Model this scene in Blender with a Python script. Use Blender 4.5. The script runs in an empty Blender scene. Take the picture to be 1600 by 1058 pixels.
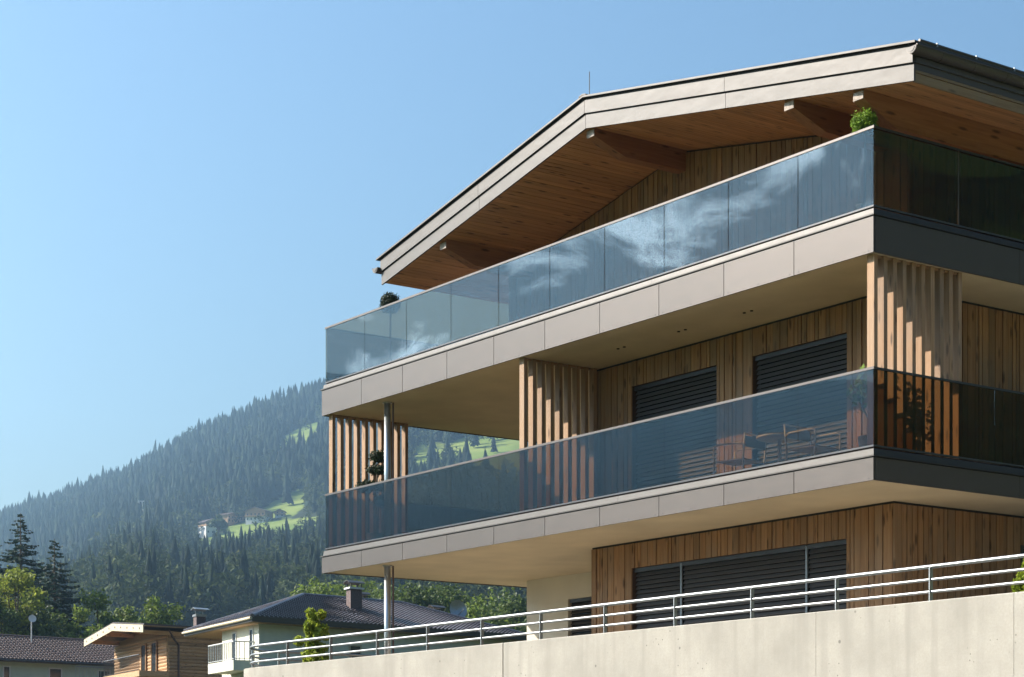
import bpy, math, random
import numpy as np
from mathutils import Vector, Matrix

SC = bpy.context.scene
COL = SC.collection
R = math.radians
rng = random.Random(7)

# ------------------------------------------------------------------ camera, sky, sun, exposure
EYE = 1.6
CAM = (18.35, -19.02, EYE)
RZ = math.atan2(.8125, .583)
cd = bpy.data.cameras.new('camera'); cam = bpy.data.objects.new('camera', cd); COL.objects.link(cam)
cam.location = CAM; cam.rotation_euler = (math.pi/2, 0, RZ)
cd.sensor_width = 36; cd.lens = 3089/1600*36; cd.shift_y = (1222-529)/1600
cd.clip_start = .1; cd.clip_end = 20000
SC.camera = cam

SUN_EL, SUN_AZ = R(31.5), R(230)          # azimuth clockwise from +Y
SUN_DIR = Vector((math.sin(SUN_AZ)*math.cos(SUN_EL), math.cos(SUN_AZ)*math.cos(SUN_EL), math.sin(SUN_EL)))
sd = bpy.data.lights.new('sun', 'SUN'); sd.energy = 5.0; sd.angle = R(.5); sd.color = (1, .92, .80)
so = bpy.data.objects.new('sun', sd); COL.objects.link(so); so.rotation_euler = SUN_DIR.to_track_quat('Z', 'Y').to_euler()

w = bpy.data.worlds.new('World'); SC.world = w; w.use_nodes = True
nt = w.node_tree; N = nt.nodes; L = nt.links
bg = N['Background']; bg.inputs[1].default_value = .07
sky = N.new('ShaderNodeTexSky'); sky.sky_type = 'NISHITA'; sky.sun_disc = False
sky.sun_elevation = SUN_EL; sky.sun_rotation = SUN_AZ
sky.air_density = 1.8; sky.dust_density = 2.2; sky.ozone_density = 7.5; sky.altitude = 300
# thin scattered clouds over the valley's sunny side (they show in the balustrade glass)
tc = N.new('ShaderNodeTexCoord'); mp = N.new('ShaderNodeMapping'); mp.inputs['Scale'].default_value = (13, 13, 19)
L.new(tc.outputs['Generated'], mp.inputs['Vector'])
cn = N.new('ShaderNodeTexNoise'); cn.inputs['Scale'].default_value = 1; cn.inputs['Detail'].default_value = 8; cn.inputs['Roughness'].default_value = .6
cn.inputs['Distortion'].default_value = .5
L.new(mp.outputs[0], cn.inputs['Vector'])
cr = N.new('ShaderNodeMapRange'); cr.inputs['From Min'].default_value = .535; cr.inputs['From Max'].default_value = .635
L.new(cn.outputs['Fac'], cr.inputs['Value'])
dt = N.new('ShaderNodeVectorMath'); dt.operation = 'DOT_PRODUCT'; dt.inputs[1].default_value = (-.79, -.567, .23)
L.new(tc.outputs['Generated'], dt.inputs[0])
dr = N.new('ShaderNodeMapRange'); dr.inputs['From Min'].default_value = .70; dr.inputs['From Max'].default_value = .88; dr.interpolation_type = 'SMOOTHSTEP'
L.new(dt.outputs['Value'], dr.inputs['Value'])
mu = N.new('ShaderNodeMath'); mu.operation = 'MULTIPLY'; L.new(cr.outputs[0], mu.inputs[0]); L.new(dr.outputs[0], mu.inputs[1])
mx = N.new('ShaderNodeMix'); mx.data_type = 'RGBA'; L.new(mu.outputs[0], mx.inputs['Factor'])
L.new(sky.outputs[0], mx.inputs['A']); mx.inputs['B'].default_value = (85, 84, 83, 1)
L.new(mx.outputs['Result'], bg.inputs[0])

SC.view_settings.view_transform = 'Standard'; SC.view_settings.look = 'None'
SC.view_settings.exposure = 1.35; SC.view_settings.gamma = 1; SC.view_settings.use_curve_mapping = False
SC.render.engine = 'CYCLES'
cy = SC.cycles
cy.max_bounces = 8; cy.diffuse_bounces = 4; cy.glossy_bounces = 4; cy.transmission_bounces = 6; cy.transparent_max_bounces = 24
cy.volume_bounces = 0; cy.caustics_reflective = False; cy.caustics_refractive = False; cy.sample_clamp_indirect = 6
cy.use_denoising = True
try: cy.denoiser = 'OPENIMAGEDENOISE'
except Exception: pass

# ------------------------------------------------------------------ material helpers
def newmat(name):
    m = bpy.data.materials.new(name); m.use_nodes = True
    return m, m.node_tree.nodes, m.node_tree.links, m.node_tree.nodes['Principled BSDF']

def nd(N, t, **kw):
    n = N.new('ShaderNode'+t)
    for k, v in kw.items():
        if k in n.inputs: n.inputs[k].default_value = v
        else: setattr(n, k, v)
    return n

def c4(c): return (c[0], c[1], c[2], 1)

def mixc(N, L, fac, a, b, mode='MIX'):
    m = N.new('ShaderNodeMix'); m.data_type = 'RGBA'; m.blend_type = mode
    for k, v in (('Factor', fac), ('A', a), ('B', b)):
        if hasattr(v, 'is_output'): L.new(v, m.inputs[k])
        elif k == 'Factor': m.inputs[k].default_value = v
        else: m.inputs[k].default_value = c4(v)
    return m.outputs['Result']

def posmap(N, L, scale, coord='pos'):
    if coord == 'pos':
        g = N.new('ShaderNodeNewGeometry'); src = g.outputs['Position']
    else:
        g = N.new('ShaderNodeTexCoord'); src = g.outputs['Object']
    m = nd(N, 'Mapping', Scale=scale); L.new(src, m.inputs['Vector'])
    return m.outputs[0]

def ramp(N, L, src, lo, hi, a=0., b=1.):
    r = nd(N, 'MapRange'); r.inputs['From Min'].default_value = lo; r.inputs['From Max'].default_value = hi
    r.inputs['To Min'].default_value = a; r.inputs['To Max'].default_value = b
    L.new(src, r.inputs['Value']); return r.outputs[0]

def bumpn(N, L, h, strength, dist, bs):
    b = nd(N, 'Bump', Strength=strength, Distance=dist); L.new(h, b.inputs['Height']); L.new(b.outputs[0], bs.inputs['Normal'])

def plain(name, col, rough=.6, metal=0., var=.12, nscale=3., bump=0., bscale=60., spec=.5):
    m, N, L, b = newmat(name)
    n = nd(N, 'TexNoise', Scale=nscale, Detail=5.); L.new(posmap(N, L, (1, 1, 1)), n.inputs['Vector'])
    f = ramp(N, L, n.outputs['Fac'], .3, .7, 1-var, 1+var)
    hs = nd(N, 'HueSaturation'); hs.inputs['Color'].default_value = c4(col); L.new(f, hs.inputs['Value'])
    L.new(hs.outputs[0], b.inputs['Base Color'])
    b.inputs['Roughness'].default_value = rough; b.inputs['Metallic'].default_value = metal
    b.inputs['Specular IOR Level'].default_value = spec
    if bump:
        n2 = nd(N, 'TexNoise', Scale=bscale, Detail=4.); L.new(posmap(N, L, (1, 1, 1)), n2.inputs['Vector'])
        bumpn(N, L, n2.outputs['Fac'], bump, .01, b)
    return m

def wood(name, ca, cb, axis='z', rough=.7, var=.28, knots=True, grey=None):
    m, N, L, b = newmat(name)
    sc = {'x': (1.0, 22, 22), 'y': (22, 1.0, 22), 'z': (22, 22, 1.0)}[axis]
    oi = N.new('ShaderNodeObjectInfo')
    g = N.new('ShaderNodeNewGeometry')
    off = nd(N, 'VectorMath', operation='MULTIPLY_ADD'); off.inputs[1].default_value = (7, 7, 7)
    L.new(oi.outputs['Random'], off.inputs[0]); L.new(g.outputs['Position'], off.inputs[2])
    mpp = nd(N, 'Mapping', Scale=sc); L.new(off.outputs[0], mpp.inputs['Vector'])
    n = nd(N, 'TexNoise', Scale=1., Detail=6., Roughness=.62, Distortion=.6); L.new(mpp.outputs[0], n.inputs['Vector'])
    f = ramp(N, L, n.outputs['Fac'], .28, .72)
    col = mixc(N, L, f, ca, cb)
    if knots:
        ks = {'x': (2.2, 9, 9), 'y': (9, 2.2, 9), 'z': (9, 9, 2.2)}[axis]
        mk = nd(N, 'Mapping', Scale=ks); L.new(off.outputs[0], mk.inputs['Vector'])
        v = nd(N, 'TexVoronoi', Scale=1.); L.new(mk.outputs[0], v.inputs['Vector'])
        kf = ramp(N, L, v.outputs['Distance'], .12, .26, .85, 0.)
        col = mixc(N, L, kf, col, tuple(x*.3 for x in ca))
    if grey:
        n3 = nd(N, 'TexNoise', Scale=1.1, Detail=3.); L.new(off.outputs[0], n3.inputs['Vector'])
        col = mixc(N, L, ramp(N, L, n3.outputs['Fac'], .42, .66, 0., .6), col, grey)
    hs = nd(N, 'HueSaturation'); L.new(col, hs.inputs['Color'])
    L.new(ramp(N, L, oi.outputs['Random'], 0, 1, 1-var, 1+var), hs.inputs['Value'])
    L.new(hs.outputs[0], b.inputs['Base Color']); b.inputs['Roughness'].default_value = rough
    b.inputs['Specular IOR Level'].default_value = .3
    bumpn(N, L, n.outputs['Fac'], .35, .004, b)
    return m

def leafmat(name, ca, cb, trans=.35):
    m, N, L, b = newmat(name)
    n = nd(N, 'TexNoise', Scale=2.2, Detail=4.); L.new(posmap(N, L, (1, 1, 1)), n.inputs['Vector'])
    g = N.new('ShaderNodeNewGeometry')
    f1 = ramp(N, L, n.outputs['Fac'], .3, .7)
    col = mixc(N, L, f1, ca, cb)
    hs = nd(N, 'HueSaturation'); L.new(col, hs.inputs['Color']); L.new(ramp(N, L, g.outputs['Random Per Island'], 0, 1, .65, 1.35), hs.inputs['Value'])
    L.new(hs.outputs[0], b.inputs['Base Color']); b.inputs['Roughness'].default_value = .6; b.inputs['Specular IOR Level'].default_value = .25
    tr = N.new('ShaderNodeBsdfTranslucent'); L.new(hs.outputs[0], tr.inputs['Color'])
    ms = nd(N, 'MixShader'); ms.inputs[0].default_value = trans
    L.new(b.outputs[0], ms.inputs[1]); L.new(tr.outputs[0], ms.inputs[2])
    L.new(ms.outputs[0], N['Material Output'].inputs['Surface'])
    return m

def glassmat(name, tint, ior=1.6, boost=1.):
    m, N, L, b = newmat(name); N.remove(b)
    t = N.new('ShaderNodeBsdfTransparent'); t.inputs[0].default_value = c4(tint)
    gl = N.new('ShaderNodeBsdfGlossy'); gl.inputs['Roughness'].default_value = 0.0; gl.inputs['Color'].default_value = (.62, .84, 1, 1)
    fr = nd(N, 'Fresnel', IOR=ior)
    mm = nd(N, 'Math', operation='MULTIPLY', use_clamp=True); mm.inputs[1].default_value = boost; L.new(fr.outputs[0], mm.inputs[0])
    gb = N.new('ShaderNodeNewGeometry'); m0 = nd(N, 'Math', operation='MULTIPLY_ADD'); m0.inputs[1].default_value = -1; m0.inputs[2].default_value = 1; L.new(gb.outputs['Backfacing'], m0.inputs[0])
    m1 = nd(N, 'Math', operation='MULTIPLY'); L.new(mm.outputs[0], m1.inputs[0]); L.new(m0.outputs[0], m1.inputs[1]); mm = m1
    n = nd(N, 'TexNoise', Scale=.9, Detail=1.); L.new(posmap(N, L, (1, 1, 1)), n.inputs['Vector'])
    bp = nd(N, 'Bump', Strength=.02, Distance=.05); L.new(n.outputs['Fac'], bp.inputs['Height']); L.new(bp.outputs[0], gl.inputs['Normal'])
    ms = N.new('ShaderNodeMixShader'); L.new(mm.outputs[0], ms.inputs[0]); L.new(t.outputs[0], ms.inputs[1]); L.new(gl.outputs[0], ms.inputs[2])
    L.new(ms.outputs[0], N['Material Output'].inputs['Surface'])
    return m

def sheetmetal(name, col, rough, metal, wave):
    m, N, L, b = newmat(name)
    n = nd(N, 'TexNoise', Scale=1., Detail=2.); L.new(posmap(N, L, (2.6, 2.6, 5)), n.inputs['Vector'])
    n2 = nd(N, 'TexNoise', Scale=1., Detail=6.); L.new(posmap(N, L, (3, 3, 9)), n2.inputs['Vector'])
    oi = N.new('ShaderNodeObjectInfo')
    hs = nd(N, 'HueSaturation'); hs.inputs['Color'].default_value = c4(col)
    ad = nd(N, 'Math', operation='ADD'); L.new(ramp(N, L, n2.outputs['Fac'], .3, .7, -.03, .03), ad.inputs[0]); L.new(ramp(N, L, oi.outputs['Random'], 0, 1, .94, 1.06), ad.inputs[1])
    L.new(ad.outputs[0], hs.inputs['Value']); L.new(hs.outputs[0], b.inputs['Base Color'])
    b.inputs['Metallic'].default_value = metal
    L.new(ramp(N, L, n2.outputs['Fac'], .3, .7, rough-.02, rough+.03), b.inputs['Roughness'])
    if wave: bumpn(N, L, n.outputs['Fac'], wave, .08, b)
    return m

def concretemat(name, col):
    m, N, L, b = newmat(name)
    P = posmap(N, L, (1, 1, 1))
    n = nd(N, 'TexNoise', Scale=.9, Detail=8., Roughness=.65); L.new(P, n.inputs['Vector'])
    st = nd(N, 'TexNoise', Scale=1., Detail=5.); L.new(posmap(N, L, (5, 5, .35)), st.inputs['Vector'])
    fn = nd(N, 'TexNoise', Scale=35., Detail=4.); L.new(P, fn.inputs['Vector'])
    col1 = mixc(N, L, ramp(N, L, n.outputs['Fac'], .35, .68), tuple(x*.78 for x in col), tuple(min(1, x*1.1) for x in col))
    col2 = mixc(N, L, ramp(N, L, st.outputs['Fac'], .50, .70, 0, .65), col1, tuple(x*.7 for x in col))
    col3 = mixc(N, L, ramp(N, L, fn.outputs['Fac'], .35, .72, 0, .4), col2, tuple(x*.75 for x in col))
    v = nd(N, 'TexVoronoi', Scale=2.4); v.inputs['Randomness'].default_value = 1; L.new(P, v.inputs['Vector'])
    v2 = nd(N, 'TexVoronoi', Scale=9.); L.new(P, v2.inputs['Vector'])
    gate = ramp(N, L, n.outputs['Fac'], .5, .56)
    pit = nd(N, 'Math', operation='MULTIPLY'); L.new(ramp(N, L, v2.outputs['Distance'], .07, .12, 1., 0.), pit.inputs[0]); L.new(gate, pit.inputs[1])
    big = ramp(N, L, v.outputs['Distance'], .045, .065, 1., 0.)
    mxx = nd(N, 'Math', operation='MAXIMUM'); L.new(pit.outputs[0], mxx.inputs[0]); L.new(big, mxx.inputs[1])
    sc = nd(N, 'Math', operation='MULTIPLY'); sc.inputs[1].default_value = .7; L.new(mxx.outputs[0], sc.inputs[0])
    col4 = mixc(N, L, sc.outputs[0], col3, tuple(x*.3 for x in col))
    L.new(col4, b.inputs['Base Color']); b.inputs['Roughness'].default_value = .85; b.inputs['Specular IOR Level'].default_value = .2
    bumpn(N, L, fn.outputs['Fac'], .25, .006, b)
    return m

M = {}
M['panel'] = sheetmetal('fascia_panel_bronze', (.072, .058, .051), .42, .4, .008)
M['coping'] = sheetmetal('coping_sheet', (.030, .025, .022), .5, .3, .02)
M['verge'] = sheetmetal('verge_sheet', (.043, .0355, .031), .48, .25, .035)
M['darkmetal'] = sheetmetal('dark_sheet', (.075, .062, .055), .45, .5, .05)
M['black'] = plain('shadow_gap', (.012, .012, .012), .8)
M['roofing'] = sheetmetal('roof_sheet', (.09, .075, .065), .5, .4, .05)
M['soffit'] = plain('plaster_soffit', (.54, .445, .30), .9, var=.10, nscale=1.1, bump=.15, bscale=40)
M['render'] = plain('render_wall', (.58, .53, .45), .9, var=.06, nscale=1.5, bump=.2, bscale=70)
M['deck'] = plain('balcony_paving', (.30, .25, .19), .8, var=.1, nscale=2)
M['clad'] = wood('larch_cladding', (.205, .102, .045), (.355, .20, .098), 'z', .75, .15, grey=(.21, .148, .098))
M['slat'] = wood('larch_slats', (.25, .14, .072), (.36, .225, .13), 'z', .7, .12, grey=(.25, .18, .13))
M['soffitwood'] = wood('spruce_soffit_boards', (.33, .155, .068), (.50, .26, .118), 'y', .6, .14)
M['beam'] = wood('glulam_beam', (.20, .082, .034), (.31, .138, .06), 'y', .6, .08)
M['beamend'] = plain('beam_end_plate', (.30, .235, .195), .7, var=.35, nscale=30)
M['eavewood'] = wood('eave_board', (.16, .10, .055), (.25, .17, .10), 'y', .75, .15, grey=(.18, .15, .12))
M['glass'] = glassmat('tinted_balustrade_glass', (.48, .385, .27), 1.62, .72)
M['pane'] = glassmat('window_glass', (.25, .28, .3), 1.6, 1.2)
M['rail'] = plain('rail_cap_aluminium', (.075, .064, .06), .42, .6, .04)
M['steel'] = plain('galvanised_steel', (.30, .305, .31), .38, .75, .08, nscale=8)
M['pole'] = plain('column_steel', (.50, .52, .54), .3, .8, .05)
M['frame'] = plain('window_frame', (.045, .045, .05), .4, .3, .05)
M['blind'] = plain('blind_aluminium', (.075, .072, .074), .45, 0, .05, spec=.3)
M['reveal'] = plain('dark_stained_reveal', (.055, .03, .018), .8)
M['guide'] = plain('guide_rail_grey', (.16, .17, .18), .4, .5)
M['concrete'] = concretemat('board_marked_concrete', (.375, .342, .295))
M['bark'] = plain('bark', (.11, .075, .05), .9, var=.4, nscale=8, bump=.6, bscale=30)
M['fir'] = leafmat('fir_needles', (.016, .034, .024), (.040, .066, .036), .2)
M['leaf'] = leafmat('broad_leaves', (.085, .13, .026), (.17, .215, .04), .45)
M['leafy'] = leafmat('yellow_green_leaves', (.14, .18, .025), (.27, .29, .04), .5)
M['leafd'] = leafmat('dark_leaves', (.05, .08, .022), (.11, .145, .035), .4)
M['box'] = leafmat('boxwood_leaves', (.09, .16, .02), (.22, .33, .04), .4)
M['boxd'] = leafmat('dark_boxwood_leaves', (.014, .026, .010), (.028, .045, .016), .2)
M['thuja'] = leafmat('golden_conifer_sprays', (.17, .23, .02), (.38, .42, .05), .4)
M['pot'] = plain('pot', (.07, .07, .075), .6)
M['cream'] = plain('cream_render', (.60, .575, .46), .9, var=.05)
M['mint'] = plain('pale_green_render', (.40, .46, .38), .9, var=.05)
M['tile'] = plain('dark_roof_tiles', (.085, .07, .072), .33, .0, .3, nscale=4, spec=.7)
M['tilebrown'] = plain('brown_roof_tiles', (.105, .062, .05), .6, .0, .3, nscale=4)
M['log'] = wood('log_wall_timber', (.30, .175, .085), (.45, .285, .155), 'y', .75, .25)
M['vergewood'] = plain('pale_verge_board', (.50, .42, .29), .7, var=.1, nscale=3)
M['window'] = plain('far_window', (.03, .035, .04), .08, 0, .1)
M['white'] = plain('white_paint', (.55, .55, .54), .6, var=.05)
M['whitewood'] = plain('pale_chair_frame', (.50, .42, .33), .5, var=.05)
M['cushion'] = plain('cushion', (.35, .34, .32), .9, var=.08)
M['brick'] = plain('chimney_brick', (.10, .065, .06), .8, var=.3, nscale=15)

# ------------------------------------------------------------------ geometry helpers
class MB:
    def __init__(s): s.v = []; s.f = []
    def add(s, vs, fs):
        o = len(s.v); s.v += [tuple(p) for p in vs]; s.f += [tuple(i+o for i in q) for q in fs]; return s
    def box(s, x0, x1, y0, y1, z0, z1):
        return s.add([(x0,y0,z0),(x1,y0,z0),(x1,y1,z0),(x0,y1,z0),(x0,y0,z1),(x1,y0,z1),(x1,y1,z1),(x0,y1,z1)],
                     [(0,3,2,1),(4,5,6,7),(0,1,5,4),(1,2,6,5),(2,3,7,6),(3,0,4,7)])
    def hexa(s, b, t):                                  # bottom quad (ccw from above), top quad
        return s.add(list(b)+list(t), [(0,3,2,1),(4,5,6,7),(0,1,5,4),(1,2,6,5),(2,3,7,6),(3,0,4,7)])
    def prism(s, poly, d):                              # polygon extruded by vector d
        n = len(poly); d = Vector(d)
        vs = [Vector(p) for p in poly]; vs2 = [p+d for p in vs]
        return s.add(vs+vs2, [tuple(range(n))[::-1], tuple(range(n, 2*n))]+[(i, (i+1) % n, (i+1) % n+n, i+n) for i in range(n)])
    def tube(s, pts, r, n=8, r1=None, caps=True):
        pts = [Vector(p) for p in pts]; k = len(pts); rings = []
        up0 = None
        for i, p in enumerate(pts):
            t = (pts[min(i+1, k-1)]-pts[max(i-1, 0)]).normalized()
            up = Vector((0, 0, 1)) if abs(t.z) < .95 else Vector((1, 0, 0))
            a = t.cross(up).normalized(); b = a.cross(t).normalized()
            rr = r if r1 is None else r+(r1-r)*i/(k-1)
            rings.append([p+(a*math.cos(2*math.pi*j/n)+b*math.sin(2*math.pi*j/n))*rr for j in range(n)])
        vs = [q for ring in rings for q in ring]; fs = []
        for i in range(k-1):
            for j in range(n):
                fs.append((i*n+j, i*n+(j+1) % n, (i+1)*n+(j+1) % n, (i+1)*n+j))
        if caps: fs += [tuple(range(n))[::-1], tuple(range((k-1)*n, k*n))]
        return s.add(vs, fs)
    def lathe(s, prof, n=16, c=(0, 0, 0)):              # profile [(r,z)]
        vs = [(c[0]+r*math.cos(2*math.pi*j/n), c[1]+r*math.sin(2*math.pi*j/n), c[2]+z) for r, z in prof for j in range(n)]
        k = len(prof)
        fs = [(i*n+j, i*n+(j+1) % n, (i+1)*n+(j+1) % n, (i+1)*n+j) for i in range(k-1) for j in range(n)]
        fs += [tuple(range(n))[::-1], tuple(range((k-1)*n, k*n))]
        return s.add(vs, fs)
    def build(s, name, mat, parent=None, smooth=False):
        me = bpy.data.meshes.new(name); me.from_pydata(s.v, [], s.f); me.validate(); me.update()
        return link(name, me, mat, parent, smooth)

def link(name, me, mat, parent=None, smooth=False):
    if mat and not me.materials: me.materials.append(M[mat] if isinstance(mat, str) else mat)
    if smooth:
        for p in me.polygons: p.use_smooth = True
    o = bpy.data.objects.new(name, me); COL.objects.link(o)
    if parent: attach(o, parent)
    return o

WORLD = {}                                              # thing empties whose parts are written in world coordinates
def attach(o, parent):
    o.parent = parent
    if parent.name in WORLD: o.matrix_parent_inverse = Matrix.Translation(-WORLD[parent.name])

def tag(o, label, cat, group=None, kind=None):
    o['label'] = label; o['category'] = cat
    if group: o['group'] = group
    if kind: o['kind'] = kind
    return o

def thing(name, loc, label, cat, group=None, world=True, rz=0):
    o = bpy.data.objects.new(name, None); COL.objects.link(o); o.location = loc; o.rotation_euler = (0, 0, rz); o.empty_display_size = .3
    if world: WORLD[o.name] = Vector(loc)
    return tag(o, label, cat, group)

UNIT = {}
def block(name, mat, x0, x1, y0, y1, z0, z1, parent, rot=None):    # a piece that shares one unit mesh per material
    k = (name, mat)
    if k not in UNIT:
        b = MB().box(-.5, .5, -.5, .5, -.5, .5); me = bpy.data.meshes.new(name); me.from_pydata(b.v, [], b.f); me.update()
        me.materials.append(M[mat]); UNIT[k] = me
    o = bpy.data.objects.new(name, UNIT[k]); COL.objects.link(o)
    o.location = ((x0+x1)/2, (y0+y1)/2, (z0+z1)/2); o.scale = (x1-x0, y1-y0, z1-z0)
    if rot: o.rotation_euler = rot
    attach(o, parent); return o

def npmesh(name, V, F, mat, parent=None):               # V (n,3), F (m,4) or (m,3) numpy
    me = bpy.data.meshes.new(name); k = F.shape[1]
    me.vertices.add(len(V)); me.vertices.foreach_set('co', np.asarray(V, np.float32).ravel())
    me.loops.add(F.size); me.loops.foreach_set('vertex_index', np.asarray(F, np.int32).ravel())
    me.polygons.add(len(F)); me.polygons.foreach_set('loop_start', np.arange(0, F.size, k, dtype=np.int32))
    try: me.polygons.foreach_set('loop_total', np.full(len(F), k, np.int32))
    except Exception: pass
    me.update(calc_edges=True); me.validate()
    return link(name, me, mat, parent)

def leaf_cloud(rs, blobs, n, size, shell=.55, flat=0.):
    """n leaf quads through ellipsoid blobs [(cx,cy,cz,rx,ry,rz)], returns V, F"""
    blobs = np.array(blobs, float); wts = blobs[:, 3]*blobs[:, 4]*blobs[:, 5]; wts = wts**.75; wts /= wts.sum()
    b = blobs[rs.choice(len(blobs), n, p=wts)]
    d = rs.normal(size=(n, 3)); d /= np.linalg.norm(d, axis=1)[:, None]
    rad = shell+(1-shell)*rs.random(n)**.6
    c = b[:, :3]+d*b[:, 3:]*rad[:, None]*(1+.15*rs.normal(size=n))[:, None]
    nrm = d+.8*rs.normal(size=(n, 3)); nrm[:, 2] += flat; nrm /= np.linalg.norm(nrm, axis=1)[:, None]
    t = np.cross(nrm, rs.normal(size=(n, 3))); t /= np.linalg.norm(t, axis=1)[:, None]
    u = np.cross(nrm, t); s = size*(.6+.8*rs.random(n))[:, None]
    V = np.stack([c-t*s, c-u*s*.55, c+t*s, c+u*s*.55], 1).reshape(-1, 3)
    F = np.arange(4*n).reshape(-1, 4)
    return V, F

# ------------------------------------------------------------------ ground, terrain
FW = np.array([-math.sin(RZ), math.cos(RZ)]); RT = np.array([math.cos(RZ), math.sin(RZ)])
def terrain_y(x, D):
    """height of the land, from survey profiles: bearing x, distance D -> elevation"""
    xs = [-900, -200, 0, 110, 200, 250, 300, 400, 500, 650, 800, 1000, 1400, 2200]
    spur = [1010, 985, 965, 935, 885, 880, 905, 890, 880, 850, 830, 810, 790, 790]
    mead = [1000, 960, 940, 910, 875, 858, 842, 822, 805, 725, 700, 690, 680, 680]
    ridg = [1040, 880, 828, 792, 758, 730, 700, 657, 624, 570, 545, 540, 540, 560]
    ys, ym, yr = np.interp(x, xs, spur), np.interp(x, xs, mead), np.interp(x, xs, ridg)
    knots = np.array([20, 60, 100, 200, 450, 1150, 1450, 2300, 2500, 2650.])
    z = [0*ys-1.6, 0*ys-1.2, 0*ys+3.6, 0*ys+5.0, 450*(1222-1056)/3089+0*ys, 1150*(1222-ys)/3089, 1450*(1222-ym)/3089, 2300*(1222-yr)/3089, 2500*(1222-yr-60)/3089, 0*ys]
    z = np.array(z)+EYE
    out = np.zeros_like(D)
    for i in range(len(knots)-1):
        m = (D >= knots[i]) & (D <= knots[i+1]); t = (D-knots[i])/(knots[i+1]-knots[i])
        out = np.where(m, z[i]+(z[i+1]-z[i])*t, out)
    return out

def place(x, D):                                        # bearing (as tangent*3089+800) and distance -> ground xy
    r = (x-800)/3089*D
    return CAM[0]+r*RT[0]+D*FW[0], CAM[1]+r*RT[1]+D*FW[1]

POLY = [
    [(293,838),(330,822),(440,812),(505,806),(512,830),(430,845),(380,856),(330,862),(296,852)],
    [(392,808),(430,782),(466,764),(486,770),(474,794),(455,808),(410,812)],
    [(432,688),(470,668),(502,658),(504,682),(482,694),(466,712),(452,706),(434,712)],
    [(630,718),(660,688),(698,694),(704,728),(645,740)],
    [(698,694),(740,678),(830,684),(840,752),(770,746),(716,728)]]
def inpoly(px, py, poly):
    inside = np.zeros(np.shape(px), bool); n = len(poly)
    for i in range(n):
        x1, y1 = poly[i]; x2, y2 = poly[(i+1) % n]
        c = ((y1 > py) != (y2 > py)) & (px < (x2-x1)*(py-y1)/(y2-y1+1e-9)+x1)
        inside ^= c
    return inside
def in_meadow(x, D):
    y = 1222-(terrain_y(x, D)-EYE)/D*3089
    m = np.zeros(np.shape(x), bool)
    for P in POLY: m |= inpoly(x, y, P) & (D > 1250)
    return m

g = MB().add([(-2850,-2450,-.6),(2450,-2450,-.6),(2450,2450,-.6),(-2850,2450,-.6)], [(0,1,2,3)])
def groundmat(name, ca, cb, sc):
    m, N, L, b = newmat(name)
    n = nd(N, 'TexNoise', Scale=sc, Detail=8.); L.new(posmap(N, L, (1, 1, 1)), n.inputs['Vector'])
    L.new(mixc(N, L, ramp(N, L, n.outputs['Fac'], .35, .65), ca, cb), b.inputs['Base Color']); b.inputs['Roughness'].default_value = .95
    b.inputs['Specular IOR Level'].default_value = .1
    return m
M['grass'] = groundmat('valley_grass', (.10, .13, .04), (.17, .19, .07), .05)
M['asphalt'] = groundmat('road_asphalt', (.06, .06, .06), (.10, .095, .09), 2.)
o = g.build('ground', 'grass'); o['kind'] = 'structure'
M['paving'] = plain('terrace_paving', (.36, .31, .25), .85, var=.1, nscale=2)
o = MB().box(-14.2, 12, -1.74, 14, -.59, 3.15).build('terrace', 'paving'); o['kind'] = 'structure'
o = MB().box(-40, 40, -13, -5, -.59, -.52).build('road', 'asphalt'); o['kind'] = 'structure'

def hillmat():
    m, N, L, b = newmat('hillside_grass_and_forest_floor')
    at = N.new('ShaderNodeAttribute'); at.attribute_name = 'meadow'
    n = nd(N, 'TexNoise', Scale=.02, Detail=8.); L.new(posmap(N, L, (1, 1, 1)), n.inputs['Vector'])
    f = ramp(N, L, n.outputs['Fac'], .35, .65)
    forest = mixc(N, L, f, (.018, .026, .014), (.035, .045, .02))
    grass = mixc(N, L, f, (.12, .175, .03), (.20, .24, .055))
    L.new(mixc(N, L, at.outputs['Fac'], forest, grass), b.inputs['Base Color']); b.inputs['Roughness'].default_value = .95
    b.inputs['Specular IOR Level'].default_value = .1
    return m
M['hill'] = hillmat()
xs = np.concatenate([np.linspace(-600, -150, 20), np.linspace(-140, 900, 210), np.linspace(920, 1900, 34)])
Ds = np.concatenate([np.array([20, 30, 45, 60, 80, 100, 130, 165, 200, 260, 330, 400]), np.linspace(450, 1250, 30), np.linspace(1265, 2320, 150), np.linspace(2360, 2650, 12)])
X, DD = np.meshgrid(xs, Ds); gx, gy = place(X, DD); gz = terrain_y(X, DD)
rs = np.random.RandomState(3)
nx = len(xs); V = np.stack([gx, gy, gz], -1).reshape(-1, 3)
ii = np.arange(len(V)).reshape(X.shape)
F = np.stack([ii[:-1, :-1], ii[:-1, 1:], ii[1:, 1:], ii[1:, :-1]], -1).reshape(-1, 4)
hill = npmesh('hillside', V, F, 'hill'); hill['kind'] = 'structure'
a = hill.data.attributes.new('meadow', 'FLOAT', 'POINT'); a.data.foreach_set('value', in_meadow(X, DD).astype(np.float32).ravel())
for p in hill.data.polygons: p.use_smooth = True

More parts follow.
